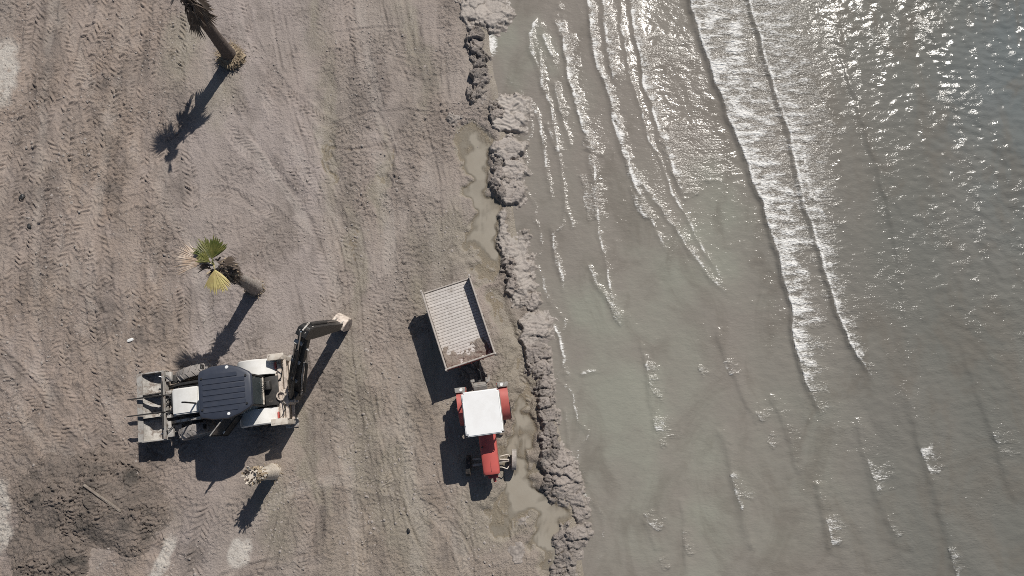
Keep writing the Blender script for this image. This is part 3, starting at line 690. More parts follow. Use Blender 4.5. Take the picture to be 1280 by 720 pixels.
WHITE = plain('white_paint', (.74, .73, .70), (.68, .665, .63), .42, 0, 4, .12, 2.5)
DUSTY = plain('dried_mud_on_rubber', (.42, .39, .36), (.30, .275, .25), .9, 0, 9, .4, 6, .3, .01, (.40, .365, .33))
WHITE_D = plain('mud_splashed_white_paint', (.62, .57, .50), (.52, .46, .39), .55, 0, 6, .38, 4)
CREAM = plain('mud_caked_cream_steel', (.64, .56, .48), (.50, .42, .36), .6, 0, 8, .42, 6, bmp=.01)
ROOFW = plain('white_fibreglass', (.80, .80, .79), (.76, .755, .74), .4, 0, 3, .05, 2)
NAVY = plain('navy_roof_plastic', (.036, .043, .062), (.044, .05, .068), .42, 0, 5, .10, 5)
BLACK = plain('black_steel', (.018, .018, .019), (.03, .029, .028), .45, 0, 8, .22, 7)
DARK = plain('dark_muddy_steel', (.040, .038, .037), (.06, .056, .052), .5, .2, 8, .24, 5)
STEEL = plain('worn_bare_steel', (.50, .475, .44), (.36, .34, .31), .6, .1, 7, .50, 5, bmp=.006)
CHROME = plain('ram_chrome', (.55, .55, .55), (.5, .5, .5), .2, 1.0)
RUBBER = plain('mud_caked_rubber', (.035, .034, .033), (.055, .05, .047), .8, 0, 8, .50, 6, .3, .01)
RUB_L = plain('pale_mud_caked_rubber', (.12, .112, .105), (.18, .165, .15), .85, 0, 8, .85, 4, .3, .012, (.34, .31, .29))
RED = plain('red_tractor_paint', (.52, .105, .088), (.47, .10, .085), .38, 0, 4, .12, 5, dirt_col=(.40, .16, .12))
RED_F = plain('faded_red_paint', (.48, .12, .10), (.43, .10, .085), .5, 0, 5, .22, 5, dirt_col=(.34, .19, .15))
GREYP = plain('mud_grey_plate', (.30, .285, .265), (.24, .225, .205), .6, 0, 6, .45, 6, bmp=.006)
LENS = plain('white_lamp_lens', (.8, .8, .78), (.75, .75, .73), .25)
SEATM = plain('black_seat_vinyl', (.02, .02, .022), None, .55)
WOODF = plain('mud_stained_trailer_board', (.54, .505, .475), (.46, .425, .395), .8, 0, 9, .30, 3, .3, .01, (.30, .26, .225))
WOODF2 = plain('pale_trailer_board', (.57, .535, .505), (.49, .455, .425), .8, 0, 9, .26, 3, .3, .01, (.30, .26, .225))
RIM_T = plain('weathered_trailer_side', (.44, .40, .36), (.36, .32, .285), .7, 0, 9, .32, 5)
def glass_mat():
    m, nt, b = nodes('cab_glass')
    b.inputs['Base Color'].default_value = (.35, .42, .44, 1); b.inputs['Roughness'].default_value = .05
    b.inputs['Transmission Weight'].default_value = .85; b.inputs['IOR'].default_value = 1.1
    return m
GLASS = glass_mat()
SMOKE = plain('smoked_glass', (.03, .034, .038), (.045, .048, .05), .12, 0, 3)

def wheel(parent, c, r, w, steer, rimmat, tyremat, lugs=16, side=1, rimr=.56, lug_h=.035, straight=False):
    M = Matrix.Translation(c) @ Matrix.Rotation(steer, 4, 'Z')
    k = MB(); rr = r * rimr; h = w / 2
    k.lathe([(.001, side * h * .35), (rr * .35, side * h * .42), (rr * .45, side * h * .1), (rr * .85, side * h * .05), (rr * .97, side * h * .7), (rr * 1.02, side * h * .72), (rr * 1.0, side * h * .4), (rr * .97, -side * h * .72), (rr * .9, -side * h * .7), (rr * .85, -side * h * .1), (.001, -side * h * .1)], n=28, M=M)
    for q in range(6):
        a = q * math.pi / 3; p = M @ Vector((rr * .28 * math.cos(a), side * h * .42, rr * .28 * math.sin(a))); p2 = M @ Vector((rr * .28 * math.cos(a), side * h * .56, rr * .28 * math.sin(a)))
        k.tube([p, p2], .018, 6)
    o = k.build('wheel', rimmat, parent)
    t = MB(); b = r - lug_h
    t.lathe([(rr * .98, -h * .74), (rr * 1.08, -h * .92), (b * .80, -h * 1.0), (b * .93, -h * .93), (b * .985, -h * .72), (b, -h * .3), (b * 1.003, 0), (b, h * .3), (b * .985, h * .72), (b * .93, h * .93), (b * .80, h * 1.0), (rr * 1.08, h * .92), (rr * .98, h * .74)], n=40, M=M)
    n2 = lugs * 2
    for q in range(n2):
        sgn = 1 if q % 2 else -1; a0 = 2 * math.pi * q / n2
        if straight:
            continue
        da = .30 * w / r
        vs = []
        for (yy, aa, rad) in ((.04, 0, b * .995), (.55, da * .6, b * .99), (.98, da, b * .94)):
            for wd in (-.5, .5):
                for hh in (0, lug_h * (1.0 if yy < .9 else .8)):
                    ang = a0 + aa + wd * .055 * (.6 / r) * (r / .6)
                    vs.append(M @ Vector(((rad + hh) * math.cos(ang), sgn * yy * h, (rad + hh) * math.sin(ang))))
        fs = []
        for s in (0, 1):
            o4 = s * 4
            fs += [(o4 + 0, o4 + 4, o4 + 5, o4 + 1), (o4 + 1, o4 + 5, o4 + 7, o4 + 3), (o4 + 3, o4 + 7, o4 + 6, o4 + 2)]
        fs += [(0, 1, 3, 2), (8, 10, 11, 9)]
        t.add(vs, fs)
    if straight:
        for yy in (-.62, -.2, .2, .62):
            t.lathe([(b * .985, yy * h - .028), (b + .018, yy * h - .022), (b + .018, yy * h + .022), (b * .985, yy * h + .028)], n=40, M=M)
    t.build('tyre', tyremat, o)
    return o

# ------------------------------------------------------------------ red tractor
def heading(v): return math.atan2(v.y, v.x)
tr_r = P(601, 482, 1.35); tr_f = P(614.8, 593.5, 1.3); TRZ = heading(tr_f - tr_r)
tg = (tr_r + tr_f) / 2
T = empty('tractor', (tr_r.x, tr_r.y, gz(tg.x, tg.y) - .02), TRZ, label='red farm tractor with white canopy roof, hitched to the tipping trailer', category='tractor')
RX = .55
for s in (1, -1):
    wheel(T, (RX, s * .70, .62), .62, .34, 0, RED, RUBBER, 16, s)
    wheel(T, (2.63, s * .80, .36), .36, .17, R_(-8), GREYP, DUSTY if s > 0 else RUBBER, 14, s, .6, .02, True)
    # fender: arched sheet over the tyre
    f = MB(); arc = [(RX + .70 * math.cos(R_(a)), .62 + .68 * math.sin(R_(a))) for a in range(8, 158, 10)]
    f.sheet(arc, s * .53, s * .885, .025)
    f.prism([(RX + .70 * math.cos(R_(a)), .62 + .68 * math.sin(R_(a))) for a in range(8, 158, 10)] + [(RX - .3, .9), (RX + .4, .85)], s * .53, s * .555)
    fo = f.build('fender', RED_F, T)
    MB().box((RX - .52, s * .735, 1.20), (.13, .38, .10), bev=.02).box((RX - .50, s * .735, 1.26), (.17, .34, .03), bev=.008).build('fender_plate', GREYP, fo, label='mud grey rear plate of the fender')
    MB().lathe([(.001, 0), (.05, .004), (.062, -.015), (.062, -.04), (.001, -.04)], M=Matrix.Translation((RX - .5, s * .70, 1.285)) @ Matrix.Rotation(R_(90), 4, 'X'), n=18).build('lamp', LENS, fo)
    MB().bar((RX + .66, s * .9, .62), (RX + .1, s * .9, 1.315), .03, .02).build('trim', GREYP, fo)
# canopy
c = MB(); pts = []
bm = bmesh.new(); bmesh.ops.create_cube(bm, size=1)
for v in bm.verts: v.co = Vector((v.co.x * 1.45 + .93, v.co.y * 1.24 - .03, v.co.z * .10 + 2.19))
bmesh.ops.bevel(bm, geom=[e for e in bm.edges if abs(e.verts[0].co.z - e.verts[1].co.z) > .05], offset=.06, segments=4, affect='EDGES')
bmesh.ops.bevel(bm, geom=[e for e in bm.edges if min(e.verts[0].co.z, e.verts[1].co.z) > 2.2], offset=.03, segments=3, affect='EDGES')
c.bm(bm)
roof = c.build('canopy', ROOFW, T)
MB().bar((.24, -.66, 2.135), (1.64, -.66, 2.135), .03, .03).bar((.24, .60, 2.135), (1.64, .60, 2.135), .03, .03).bar((.21, -.64, 2.135), (.21, .58, 2.135), .03, .03).bar((1.66, -.64, 2.135), (1.66, .58, 2.135), .03, .03).build('canopy_rail', GREYP, roof)
for y in (-.62, .56): MB().bar((.5, y, 2.243), (1.3, y, 2.243), .02, .008).build('canopy_bead', ROOFW, roof)
for x, y in ((.30, .5), (.30, -.52), (1.55, .48), (1.55, -.5)):
    MB().bar((x, y, .9 if x > 1 else 1.1), (x, y, 2.15), .05, .05).build('canopy_post', BLACK, T)
# bonnet
b = MB(); n = 8
sec = [(-.29, .78), (-.295, 1.10), (-.27, 1.25), (-.20, 1.305), (0, 1.325), (.20, 1.305), (.27, 1.25), (.295, 1.10), (.29, .78)]
vs = []; fs = []
for x, sy_, dz in ((1.45, 1.02, .03), (2.2, 1.0, .015), (2.85, .97, -.01), (2.95, .95, -.02), (2.985, .90, -.05)):
    for y, z in sec: vs.append((x, y * sy_, z + dz * (z - .78) / .5))
m_ = len(sec)
for i in range(4):
    for j in range(m_ - 1): fs.append((i * m_ + j, i * m_ + j + 1, (i + 1) * m_ + j + 1, (i + 1) * m_ + j))
fs.append(tuple(range(m_))); fs.append(tuple(range(4 * m_, 5 * m_)))
b.add(vs, fs)
bo = b.build('bonnet', RED, T, 40)
MB().bar((1.7, 0, 1.342), (2.9, 0, 1.315), .012, .008).build('bonnet_seam', BLACK, bo)
g = MB().box((2.995, 0, 1.02), (.03, .46, .42), bev=.012)
go = g.build('grille', BLACK, bo)
for k in range(5): MB().box((3.012, 0, .87 + k * .075), (.012, .42, .018), bev=.004).build('grille_slat', RED, bo)
for s in (1, -1): MB().lathe([(.001, .02), (.06, .012), (.07, -.01), (.001, -.012)], M=Matrix.Translation((3.0, s * .2, 1.12)) @ Matrix.Rotation(R_(-90), 4, 'Z'), n=16).build('headlight', LENS, bo)
MB().box((2.2, 0, .66), (1.35, .36, .36), bev=.04).box((1.2, 0, .62), (1.3, .42, .42), bev=.05).box((.55, 0, .62), (.5, .9, .3), bev=.06).build('engine_block', DARK, T)
MB().box((3.06, .02, .62), (.16, .34, .22), bev=.03).box((3.2, .06, .64), (.14, .10, .14), bev=.02).build('front_weight', RED, T)
MB().bar((2.63, -.66, .38), (2.63, .66, .38), .09, .10, .02).bar((2.55, .30, .50), (2.60, .62, .44), .05, .05).build('front_axle', WHITE_D, T)
for pts in ([(2.45, .34, .48), (2.42, .62, .46), (2.5, .66, .42)], [(2.82, .36, .5), (2.9, .52, .46), (2.76, .66, .42)], [(2.45, -.34, .48), (2.42, -.62, .46)]): MB().tube(pts, .02, 8).build('steering_rod', WHITE_D, T)
MB().tube([(2.05, -.2, 1.28), (2.05, -.2, 1.62)], .03, 10).build('exhaust_pipe', BLACK, T)
MB().box((.62, 0, .98), (.42, .46, .10), bev=.04).box((.42, 0, 1.2), (.10, .44, .40), (0, R_(-10), 0), bev=.04).build('driver_seat', SEATM, T)
st = MB(); st.lathe([(.17, -.012), (.185, 0), (.17, .012), (.155, 0), (.17, -.012)], M=Matrix.Translation((1.22, 0, 1.36)) @ Matrix.Rotation(R_(60), 4, 'Y') @ Matrix.Rotation(R_(90), 4, 'X'), n=24)
st.tube([(1.22, 0, 1.36), (1.5, 0, 1.15)], .022, 8)
for k in range(3):
    a = k * 2.094; st.tube([(1.22, 0, 1.36), (1.22 + .09 * math.cos(a), .165 * math.sin(a), 1.36 + .145 * math.cos(a))], .01, 6)
st.build('steering_wheel', BLACK, T)
MB().box((1.05, .36, .72), (.75, .26, .03), bev=.008).box((1.05, -.36, .72), (.75, .26, .03), bev=.008).build('footplate', GREYP, T)
MB().prism([(-.18, .62), (.10, .62), (.16, .95), (-.02, 1.06), (-.14, .95)], -.30, .20, 'y', .03).box((-.22, -.28, .95), (.10, .14, .10), bev=.02).box((-.2, .22, .96), (.18, .08, .16), (0, 0, .2), bev=.02).bar((-.05, -.3, .7), (-.4, -.34, .45), .05, .07).bar((-.05, .26, .7), (-.4, .30, .45), .05, .07).build('hitch_block', GREYP, T, label='mud caked rear hitch block of the tractor')
MB().bar((.2, -.05, .42), (-.42, -.05, .42), .10, .05).build('drawbar', DARK, T)

# ------------------------------------------------------------------ trailer
RIMZ, FLZ = 1.43, 1.00
tc = [P(*q, RIMZ) for q in ((527, 364.4), (585.8, 343.5), (619.2, 440.8), (557.3, 463))]
ctr = sum(tc, Vector()) / 4
fw = (tc[3] + tc[2]) / 2 - (tc[0] + tc[1]) / 2
TL = empty('trailer', (ctr.x, ctr.y, gz(ctr.x, ctr.y) - .01), heading(fw), label='open muddy tipping trailer with ribbed floor, behind the red tractor', category='trailer')
L2, W2 = 1.445, .885
bo = MB().box((0, 0, FLZ - .045), (2 * L2 - .02, 2 * W2 - .02, .05), bev=.01).build('floor', GREYP, TL)
nb = 26
rr = random.Random(3)
for k in range(nb):
    x = -L2 + .055 + (2 * L2 - .11) * (k + .5) / nb
    MB().box((x, 0, FLZ - .012 + rr.uniform(-.004, .004)), ((2 * L2 - .11) / nb - .009, 2 * W2 - .09, .03), bev=.008).build('floor_board', rr.choice((WOODF, WOODF2, WOODF)), TL)
def side(a, b, name, lab=None, mat=RIM_T):
    m = MB().bar((*a, (RIMZ + FLZ) / 2 - .03), (*b, (RIMZ + FLZ) / 2 - .03), .03, RIMZ - FLZ + .05, .006)
    o = m.build(name, mat, TL)
    MB().bar((*a, RIMZ), (*b, RIMZ), .055, .045, .012).build('top_rail', RIM_T, o)
    a = Vector(a); b = Vector(b)
    for t in (.25, .5, .75):
        p = a.lerp(b, t); nrm = Vector((p.x / L2, p.y / W2)); nrm = Vector((math.copysign(1, nrm.x), 0)) if abs(nrm.x) > abs(nrm.y) else Vector((0, math.copysign(1, nrm.y)))
        MB().box((p.x + nrm.x * .03, p.y + nrm.y * .03, 1.2), (.05, .05, .40), bev=.008).build('stake', mat, o)
    return o
side((-L2 + .03, W2 - .015), (L2 - .03, W2 - .015), 'side_wall'); side((-L2 + .03, -W2 + .015), (L2 - .03, -W2 + .015), 'side_wall')
MB().bar((-L2 + .02, -W2 + .03, FLZ + .01), (-L2 + .02, W2 - .03, FLZ + .01), .05, .07, .01).build('rear_sill', RIM_T, TL); side((L2 - .015, -W2 + .03), (L2 - .015, W2 - .03), 'headboard', mat=RED_F)
for x in (-L2, L2):
    for y in (-W2, W2): MB().box((x, y, 1.19), (.07, .07, .56), bev=.012).build('corner_post', RIM_T, TL)
MB().bar((-L2 + .1, .3, .85), (L2, .3, .85), .08, .14).bar((-L2 + .1, -.3, .85), (L2, -.3, .85), .08, .14).bar((-.25, -.62, .42), (-.25, .62, .42), .09, .09).bar((-.25, .3, .42), (-.25, .3, .8), .1, .12).bar((-.25, -.3, .42), (-.25, -.3, .8), .1, .12).build('chassis', DARK, TL)
for s in (1, -1): wheel(TL, (-.25, s * .66, .40), .40, .22, 0, RED, RUBBER, 14, s, .55, .02, True)
# drawbar to the hitch
TLm = Matrix.Translation(TL.location) @ Matrix.Rotation(TL.rotation_euler.z, 4, 'Z')
Tm = Matrix.Translation(T.location) @ Matrix.Rotation(TRZ, 4, 'Z')
hp = TLm.inverted() @ (Tm @ Vector((-.36, -.05, .47)))
MB().bar((L2 - .1, .3, .80), (hp.x - .25, hp.y + .03, hp.z + .02), .06, .08).bar((L2 - .1, -.3, .80), (hp.x - .25, hp.y - .03, hp.z + .02), .06, .08).bar((hp.x - .3, hp.y, hp.z + .02), (hp.x + .02, hp.y, hp.z), .07, .06).build('drawbar', DARK, TL)
MB().tube([(L2, .05, .9), (L2 + .25, .12, 1.0), (hp.x - .15, hp.y + .1, .95), (hp.x + .15, hp.y + .05, .9)], .015, 7).build('hydraulic_hose', BLACK, TL)
def trailer_mud():
    x = np.arange(-L2 + .06, L2 - .06, .03); y = np.arange(-W2 + .05, W2 - .05, .03)
    X, Y = np.meshgrid(x, y); X = X.ravel(); Y = Y.ravel()
    e = .10 * ss(.35, 1.35, X + .35 * pn(X * 3, Y * 3, 81)) + .05 * ss(.2, .85, -Y * 1.0) * ss(-.6, .8, X) + .10 * ss(.34, .1, np.hypot(X - 1.0, Y - .55)) * 0 + .09 * ss(.30, .05, np.hypot((X - .98) * .8, Y - .48))
    e = e - .072 + .05 * pn(X * 5, Y * 5, 82) + .03 * pn(X * 12, Y * 12, 83)
    q = grid_quads(len(x), len(y)); q = q[(e[q] > -.004).any(1)]
    us = np.unique(q); re = np.full(len(X), -1); re[us] = np.arange(len(us))
    me = fast_mesh('mud_residue', np.stack([X, Y, FLZ + e], 1)[us], re[q], M_GROUND, dict(wet=np.full(len(us), .3), pale=.0 * us, dark=.25 + 0 * us, rough=.7 + 0 * us, warm=.5 + 0 * us))
    o = link('mud_residue', me, kind='stuff', label='thin lumpy mud residue left on the trailer floor', category='mud'); o.matrix_world = TLm
trailer_mud()

# ------------------------------------------------------------------ backhoe loader
ba = P(350, 487, 1.2); bb = P(175, 510, .9); BZ = heading(bb - ba)
bgz = gz(*(ba + (bb - ba) * .45).xy)
B = empty('backhoe_loader', (ba.x, ba.y, bgz - .02), BZ, label='white backhoe loader with dark ribbed cab roof, parked between palms', category='backhoe loader')
Bm = Matrix.Translation(B.location) @ Matrix.Rotation(BZ, 4, 'Z'); Bi = Bm.inverted()
def BL(px, py, z):
    p = P(px, py, z + B.location.z); return Bi @ p
for s in (1, -1):
    wheel(B, (3.10, s * 1.0, .62), .62, .40, R_(11), WHITE_D, RUB_L, 16, s)
    wheel(B, (.78, s * .90, .70), .70, .44, 0, WHITE_D, RUBBER, 18, s)
MB().box((1.8, 0, .72), (3.9, .72, .36), bev=.04).box((3.1, 0, .62), (.3, 1.5, .18), bev=.03).box((.78, 0, .68), (.34, 1.4, .24), bev=.04).build('chassis', DARK, B)
# bonnet
h = MB().prism([(2.62, 1.0), (2.62, 1.60), (2.8, 1.62), (3.4, 1.56), (3.56, 1.48), (3.62, 1.05)], -.44, .44, 'y', .04)
ho = h.build('bonnet', WHITE, B)
MB().box((3.12, 0, .98), (.95, .82, .26), bev=.03).build('engine_side', BLACK, ho)
for k in range(5): MB().box((3.63, 0, 1.08 + k * .07), (.02, .66, .025), bev=.006).build('grille_slat', BLACK, ho)
for s in (1, -1): MB().bar((2.66, s * .47, 1.42), (3.5, s * .47, 1.36), .02, .10).build('bonnet_stripe', BLACK, ho)
e = BL(245, 504, 1.6)
MB().tube([(e.x, e.y, 1.5), (e.x, e.y, 2.45), (e.x + .05, e.y, 2.56)], .028, 10).build('exhaust_pipe', BLACK, B)
# cab roof, outline bowed at the sides and narrower behind
out = [(2.14, -.62), (2.14, .62), (2.08, .74), (1.7, .84), (1.2, .86), (.8, .74), (.5, .58), (.42, .48), (.42, -.48), (.5, -.58), (.8, -.76), (1.2, -.89), (1.7, -.88), (2.08, -.76)]
rf = MB(); vs = []; fs = []; n = len(out)
cx = 1.3
for sc_, z in ((.965, 2.66), (1.0, 2.69), (1.0, 2.74), (.97, 2.79), (.88, 2.825)):
    for x, y in out: vs.append((cx + (x - cx) * sc_, y * sc_, z))
for i in range(4):
    for j in range(n): fs.append((i * n + j, i * n + (j + 1) % n, (i + 1) * n + (j + 1) % n, (i + 1) * n + j))
fs.append(tuple(range(4 * n, 5 * n))); fs.append(tuple(range(n))[::-1])
rf.add(vs, fs)
ro = rf.build('cab_roof', NAVY, B)
for k in range(7):
    y = -.54 + k * .18
    L0 = 1.98; L1 = .62 if abs(y) < .5 else .86
    MB().bar((L1, y, 2.832), (L0, y, 2.832), .135, .03, .012).build('roof_rib', NAVY, ro)
for px, py in ((283, 459), (286, 517)):
    p = BL(px, py, 2.82); MB().lathe([(.001, .03), (.045, .025), (.06, 0), (.06, -.04), (.001, -.04)], M=Matrix.Translation((p.x, max(-.8, min(.76, p.y)), 2.81)) @ Matrix.Rotation(R_(90), 4, 'X'), n=18).build('roof_cap', LENS, ro)
for x, y in ((2.0, .5), (2.0, -.5), (.58, .45), (.58, -.45)): MB().tube([(x, y, 2.83), (x, y, 2.86)], .035, 10).build('roof_bolt', BLACK, ro)
# cab: floor box, pillars, glass
cb = MB().box((1.35, 0, 1.02), (1.6, 1.05, .34), bev=.03).build('cab_floor', BLACK, B)
for x, y, x2, y2 in ((2.05, .56, 2.05, .62), (2.05, -.56, 2.05, -.62), (1.35, .66, 1.35, .78), (1.35, -.66, 1.35, -.78), (.5, .5, .55, .5), (.5, -.5, .55, -.5)):
    MB().bar((x, y, 1.1), (x2, y2, 2.7), .06, .06).build('cab_pillar', BLACK, B)
MB().box((2.06, 0, 1.95), (.012, 1.06, 1.4), bev=0).build('windscreen', GLASS, B)
MB().box((.52, 0, 2.05), (.012, .90, 1.15), bev=0).build('rear_window', GLASS, B)
MB().bar((1.4, -.69, 2.0), (2.02, -.62, 2.0), .012, 1.3, 0).build('side_window', GLASS, B)
MB().bar((.55, -.5, 2.0), (1.3, -.69, 2.0), .012, 1.3, 0).build('side_window', GLASS, B)
MB().bar((.55, .5, 2.0), (1.3, .69, 2.0), .012, 1.3, 0).build('side_window', GLASS, B)
MB().bar((.49, -.46, 1.46), (.49, .46, 1.46), .05, .06).build('rear_sill', WHITE_D, B)
MB().box((1.35, 0, 1.35), (.46, .46, .12), bev=.05).box((1.60, 0, 1.62), (.12, .44, .5), bev=.05).build('driver_seat', SEATM, B)
MB().box((.28, 0, 1.18), (.46, 1.0, .10), bev=.02).box((.36, -.18, 1.36), (.2, .30, .26), bev=.03).build('rear_deck', DARK, B)
for k in range(4): MB().tube([(.36, -.28 + k * .07, 1.45), (.42, -.28 + k * .07, 1.72)], .012, 6).build('control_lever', BLACK, B)
# open door on the left side
d = [BL(300, 527, 1.2), BL(281, 552, 1.2)]
dn = (d[1] - d[0]); dn.z = 0; dn.normalize()
h0 = Vector((1.36, .74, 0)); h1 = h0 + dn * .78
do = MB()
for a_, b_ in (((h0.x, h0.y, 1.15), (h0.x, h0.y, 2.6)), ((h1.x, h1.y, 1.15), (h1.x, h1.y, 2.6)), ((h0.x, h0.y, 1.15), (h1.x, h1.y, 1.15)), ((h0.x, h0.y, 2.6), (h1.x, h1.y, 2.6)), ((h0.x, h0.y, 1.7), (h1.x, h1.y, 1.7))): do.bar(a_, b_, .05, .05)
do.bar((h0.x, h0.y, 1.42), (h1.x, h1.y, 1.42), .03, .5)
dd = do.build('cab_door', BLACK, B, label='cab door standing open')
m = (h0 + h1) / 2
MB().bar((h0.x, h0.y, 2.635), (h1.x, h1.y, 2.635), .035, .03).bar((h1.x, h1.y, 2.64), (h1.x, h1.y, 1.2), .035, .045).build('lit_door_edge', GREYP, dd)  # grey strips paint the sunlit look of the door's top and outer edges
MB().bar((h0.x, h0.y, 2.15), (h1.x, h1.y, 2.15), .012, .86, 0).build('door_glass', SMOKE, dd)
MB().box((m.x + dn.x * .25, m.y + dn.y * .25 , 1.72), (.10, .06, .04), (0, 0, heading(dn)), bev=.01).build('door_handle', LENS, dd)
# rear mudguards
for s in (1, -1):
    k = MB(); arc = [(.78 + .80 * math.cos(R_(a)), .66 + .76 * math.sin(R_(a))) for a in range(15, 168, 9)]
    vs = []; fs = []; na = len(arc)
    for i, (x, z) in enumerate(arc):
        t = i / (na - 1); yo = 1.15 - .05 * t if t > .15 else 1.0 + t
        yi = .58
        for y, dz in ((yi, 0), (yo - .04, 0), (yo, -.05), (yo, -.12), (yo - .015, -.12), (yo - .02, -.05), (yi, -.025)): vs.append((x, s * y, z + dz))
    for i in range(na - 1):
        for j in range(7): fs.append((i * 7 + j, i * 7 + (j + 1) % 7, (i + 1) * 7 + (j + 1) % 7, (i + 1) * 7 + j))
    fs += [tuple(range(7)), tuple(range((na - 1) * 7, na * 7))]
    k.add(vs, fs)
    fo = k.build('mudguard', WHITE, B)
    MB().prism([(.1, 1.0), (.3, 1.32), (.78, 1.42), (1.25, 1.32), (1.4, 1.0), (.78, .8)], s * .555, s * .58).build('inner_guard', BLACK, fo)
    MB().box((.12, s * .85, 1.14), (.05, .22, .10), bev=.015).build('tail_lamp', RED, fo)
    MB().bar((1.62, s * .72, .55), (2.15, s * .72, .55), .26, .06).bar((1.62, s * .72, .85), (2.15, s * .72, .85), .24, .05).bar((1.9, s * .62, .5), (1.9, s * .62, 1.0), .5, .05).build('step', DARK, B)
# rear frame with stabilisers
fr = MB()
for z, x in ((1.12, -.02), (.46, -.02)): fr.bar((x, -1.1, z), (x, 1.1, z), .15, .16, .02)
fr.box((.12, 0, .8), (.10, 1.7, .62), bev=.02)
fr.build('rear_frame', CREAM, B)
MB().bar((-.20, -1.02, 1.16), (-.20, 1.02, 1.16), .10, .09, .015).bar((-.20, -1.02, .5), (-.20, 1.02, .5), .10, .09, .015).build('slide_rail', CREAM, B)
for s in (1, -1):
    so = MB().box((-.0, s * 1.10, .92), (.40, .17, 1.22), bev=.03).box((-.02, s * 1.10, 1.55), (.56, .22, .08), bev=.02).build('stabiliser_leg', WHITE_D, B)
    MB().box((-.0, s * 1.10, .22), (.16, .11, .40), bev=.01).build('stabiliser_ram', CHROME, so)
    MB().box((-.0, s * 1.12, .035), (.46, .34, .06), bev=.02).build('foot_pad', STEEL, so)
    MB().tube([(-.12, s * .95, 1.6), (-.2, s * .7, 1.45), (-.1, s * .4, 1.32), (.05, s * .3, 1.2)], .018, 7).build('hydraulic_hose', BLACK, B)
ko = MB().box((-.18, .26, .82), (.20, .52, .86), bev=.03).box((-.34, .30, .66), (.24, .34, .12), bev=.03).box((-.34, .30, 1.12), (.26, .36, .12), bev=.03).build('slide_carriage', CREAM, B)
MB().lathe([(.12, -.03), (.16, -.03), (.16, .03), (.12, .03), (.12, -.03)], M=Matrix.Translation((-.05, .22, 1.28)) @ Matrix.Rotation(R_(90), 4, 'X'), n=24).build('hose_ring', CREAM, B)
# arm: everything lies in one upright plane through the king post
kp = Vector((-.40, .30, 0)); bk = BL(427, 404, .45); dr = Vector((bk.x - kp.x, bk.y - kp.y, 0)); DL = dr.length; dr.normalize(); nr = Vector((-dr.y, dr.x, 0))
def A(u_, z, o_=0): return kp + dr * u_ + nr * o_ + Vector((0, 0, z))
# elbow where the photo shows it, in that plane
best = min((abs((BL(383, 413, z) - kp).dot(nr)), z) for z in [1.5 + .05 * i for i in range(60)])
EZ = best[1]; EU = (BL(383, 413, EZ) - kp).dot(dr)
print('elbow', EZ, EU, DL, bk)
MB().tube([A(0, .5), A(0, 1.3)], .11, 16).box(tuple(A(.10, .92)), (.26, .26, .62), (0, 0, heading(dr)), bev=.04).build('king_post', DARK, B)
base = A(.22, .98); elb = A(EU, EZ)
bd = (elb - base)
def armshape(pts_w, name, mat, parent, half):
    k = MB(); vs = []; fs = []
    for p, hw, th in pts_w:
        pass
    return k
# boom: two side plates and a bent box, deepest in the middle
def inplane(a_, b_, prof, half, name, mat, parent, bev=.015):
    """box beam from a_ to b_ in the arm plane; prof = (t, above, below)"""
    a_ = Vector(a_); b_ = Vector(b_); x = (b_ - a_); L = x.length; x.normalize(); y = nr; z = x.cross(y)
    if z.z < 0 and abs(x.z) < .9: z = -z
    up_ = [(t * L, o) for t, o, u_ in prof]; dn_ = [(t * L, -u_) for t, o, u_ in prof][::-1]
    k = MB().prism(up_ + dn_, -half, half, 'y', bev)
    M = Matrix((x, y, z)).transposed().to_4x4(); M.translation = a_
    k.v = [tuple(M @ Vector(p)) for p in k.v]
    return k.build(name, mat, parent), M, L
boom, MBm, LB = inplane(base, elb, ((-.04, .05, .05), (.10, .16, .10), (.35, .30, -.06), (.55, .28, -.06), (.9, .14, .08), (1.03, .12, .12)), .16, 'boom', DARK, B)
for o_ in (.20, -.20):
    k = MB(); k.prism([(LB * .02, .10), (LB * .4, .26), (LB * .62, .24), (LB * .62, .16), (LB * .4, .16), (LB * .05, 0)], o_ - .012, o_ + .012)
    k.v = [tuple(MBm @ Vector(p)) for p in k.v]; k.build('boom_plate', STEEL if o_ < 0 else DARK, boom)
def ram(a_, b_, parent, r=.055, split=.6):
    a_ = Vector(a_); b_ = Vector(b_); o = MB().tube([a_, a_.lerp(b_, split)], r, 12).build('hydraulic_ram', BLACK, parent)
    MB().tube([a_.lerp(b_, split - .05), b_], r * .55, 10).build('ram_rod', CHROME, o)
ram(MBm @ Vector((.15, 0, .42)) , MBm @ Vector((LB * .55, 0, .40)), boom, .06)
ram(MBm @ Vector((LB * .42, 0, .42)), MBm @ Vector((LB * 1.08, 0, .34)), boom, .055)
for o_ in (.06, -.06, .10): MB().tube([MBm @ Vector((t * LB, o_, w)) for t, w in ((.02, .3), (.2, .42), (.45, .5), (.75, .34), (1.0, .24))], .016, 6).build('hydraulic_hose', BLACK, boom)
for o_ in (.30, -.30):
    ram(MBm @ Vector((.35, o_, .10)), MBm @ Vector((LB * .80, o_ * .8, .16)), boom, .05, .7)
    MB().bar(MBm @ Vector((LB * .80, o_ * .95, .16)), MBm @ Vector((LB * .80, 0, .12)), .05, .05).build('ram_pin', STEEL, boom)
    MB().bar(MBm @ Vector((.35, o_ * 1.1, .10)), MBm @ Vector((.35, 0, .10)), .05, .05).build('ram_pin', STEEL, boom)
for t in (.3, .6, .9): MB().box(tuple(MBm @ Vector((LB * t, .05, .30))), (.12, .30, .06), (0, 0, heading(dr)), bev=.01).build('hose_clamp', STEEL, boom)
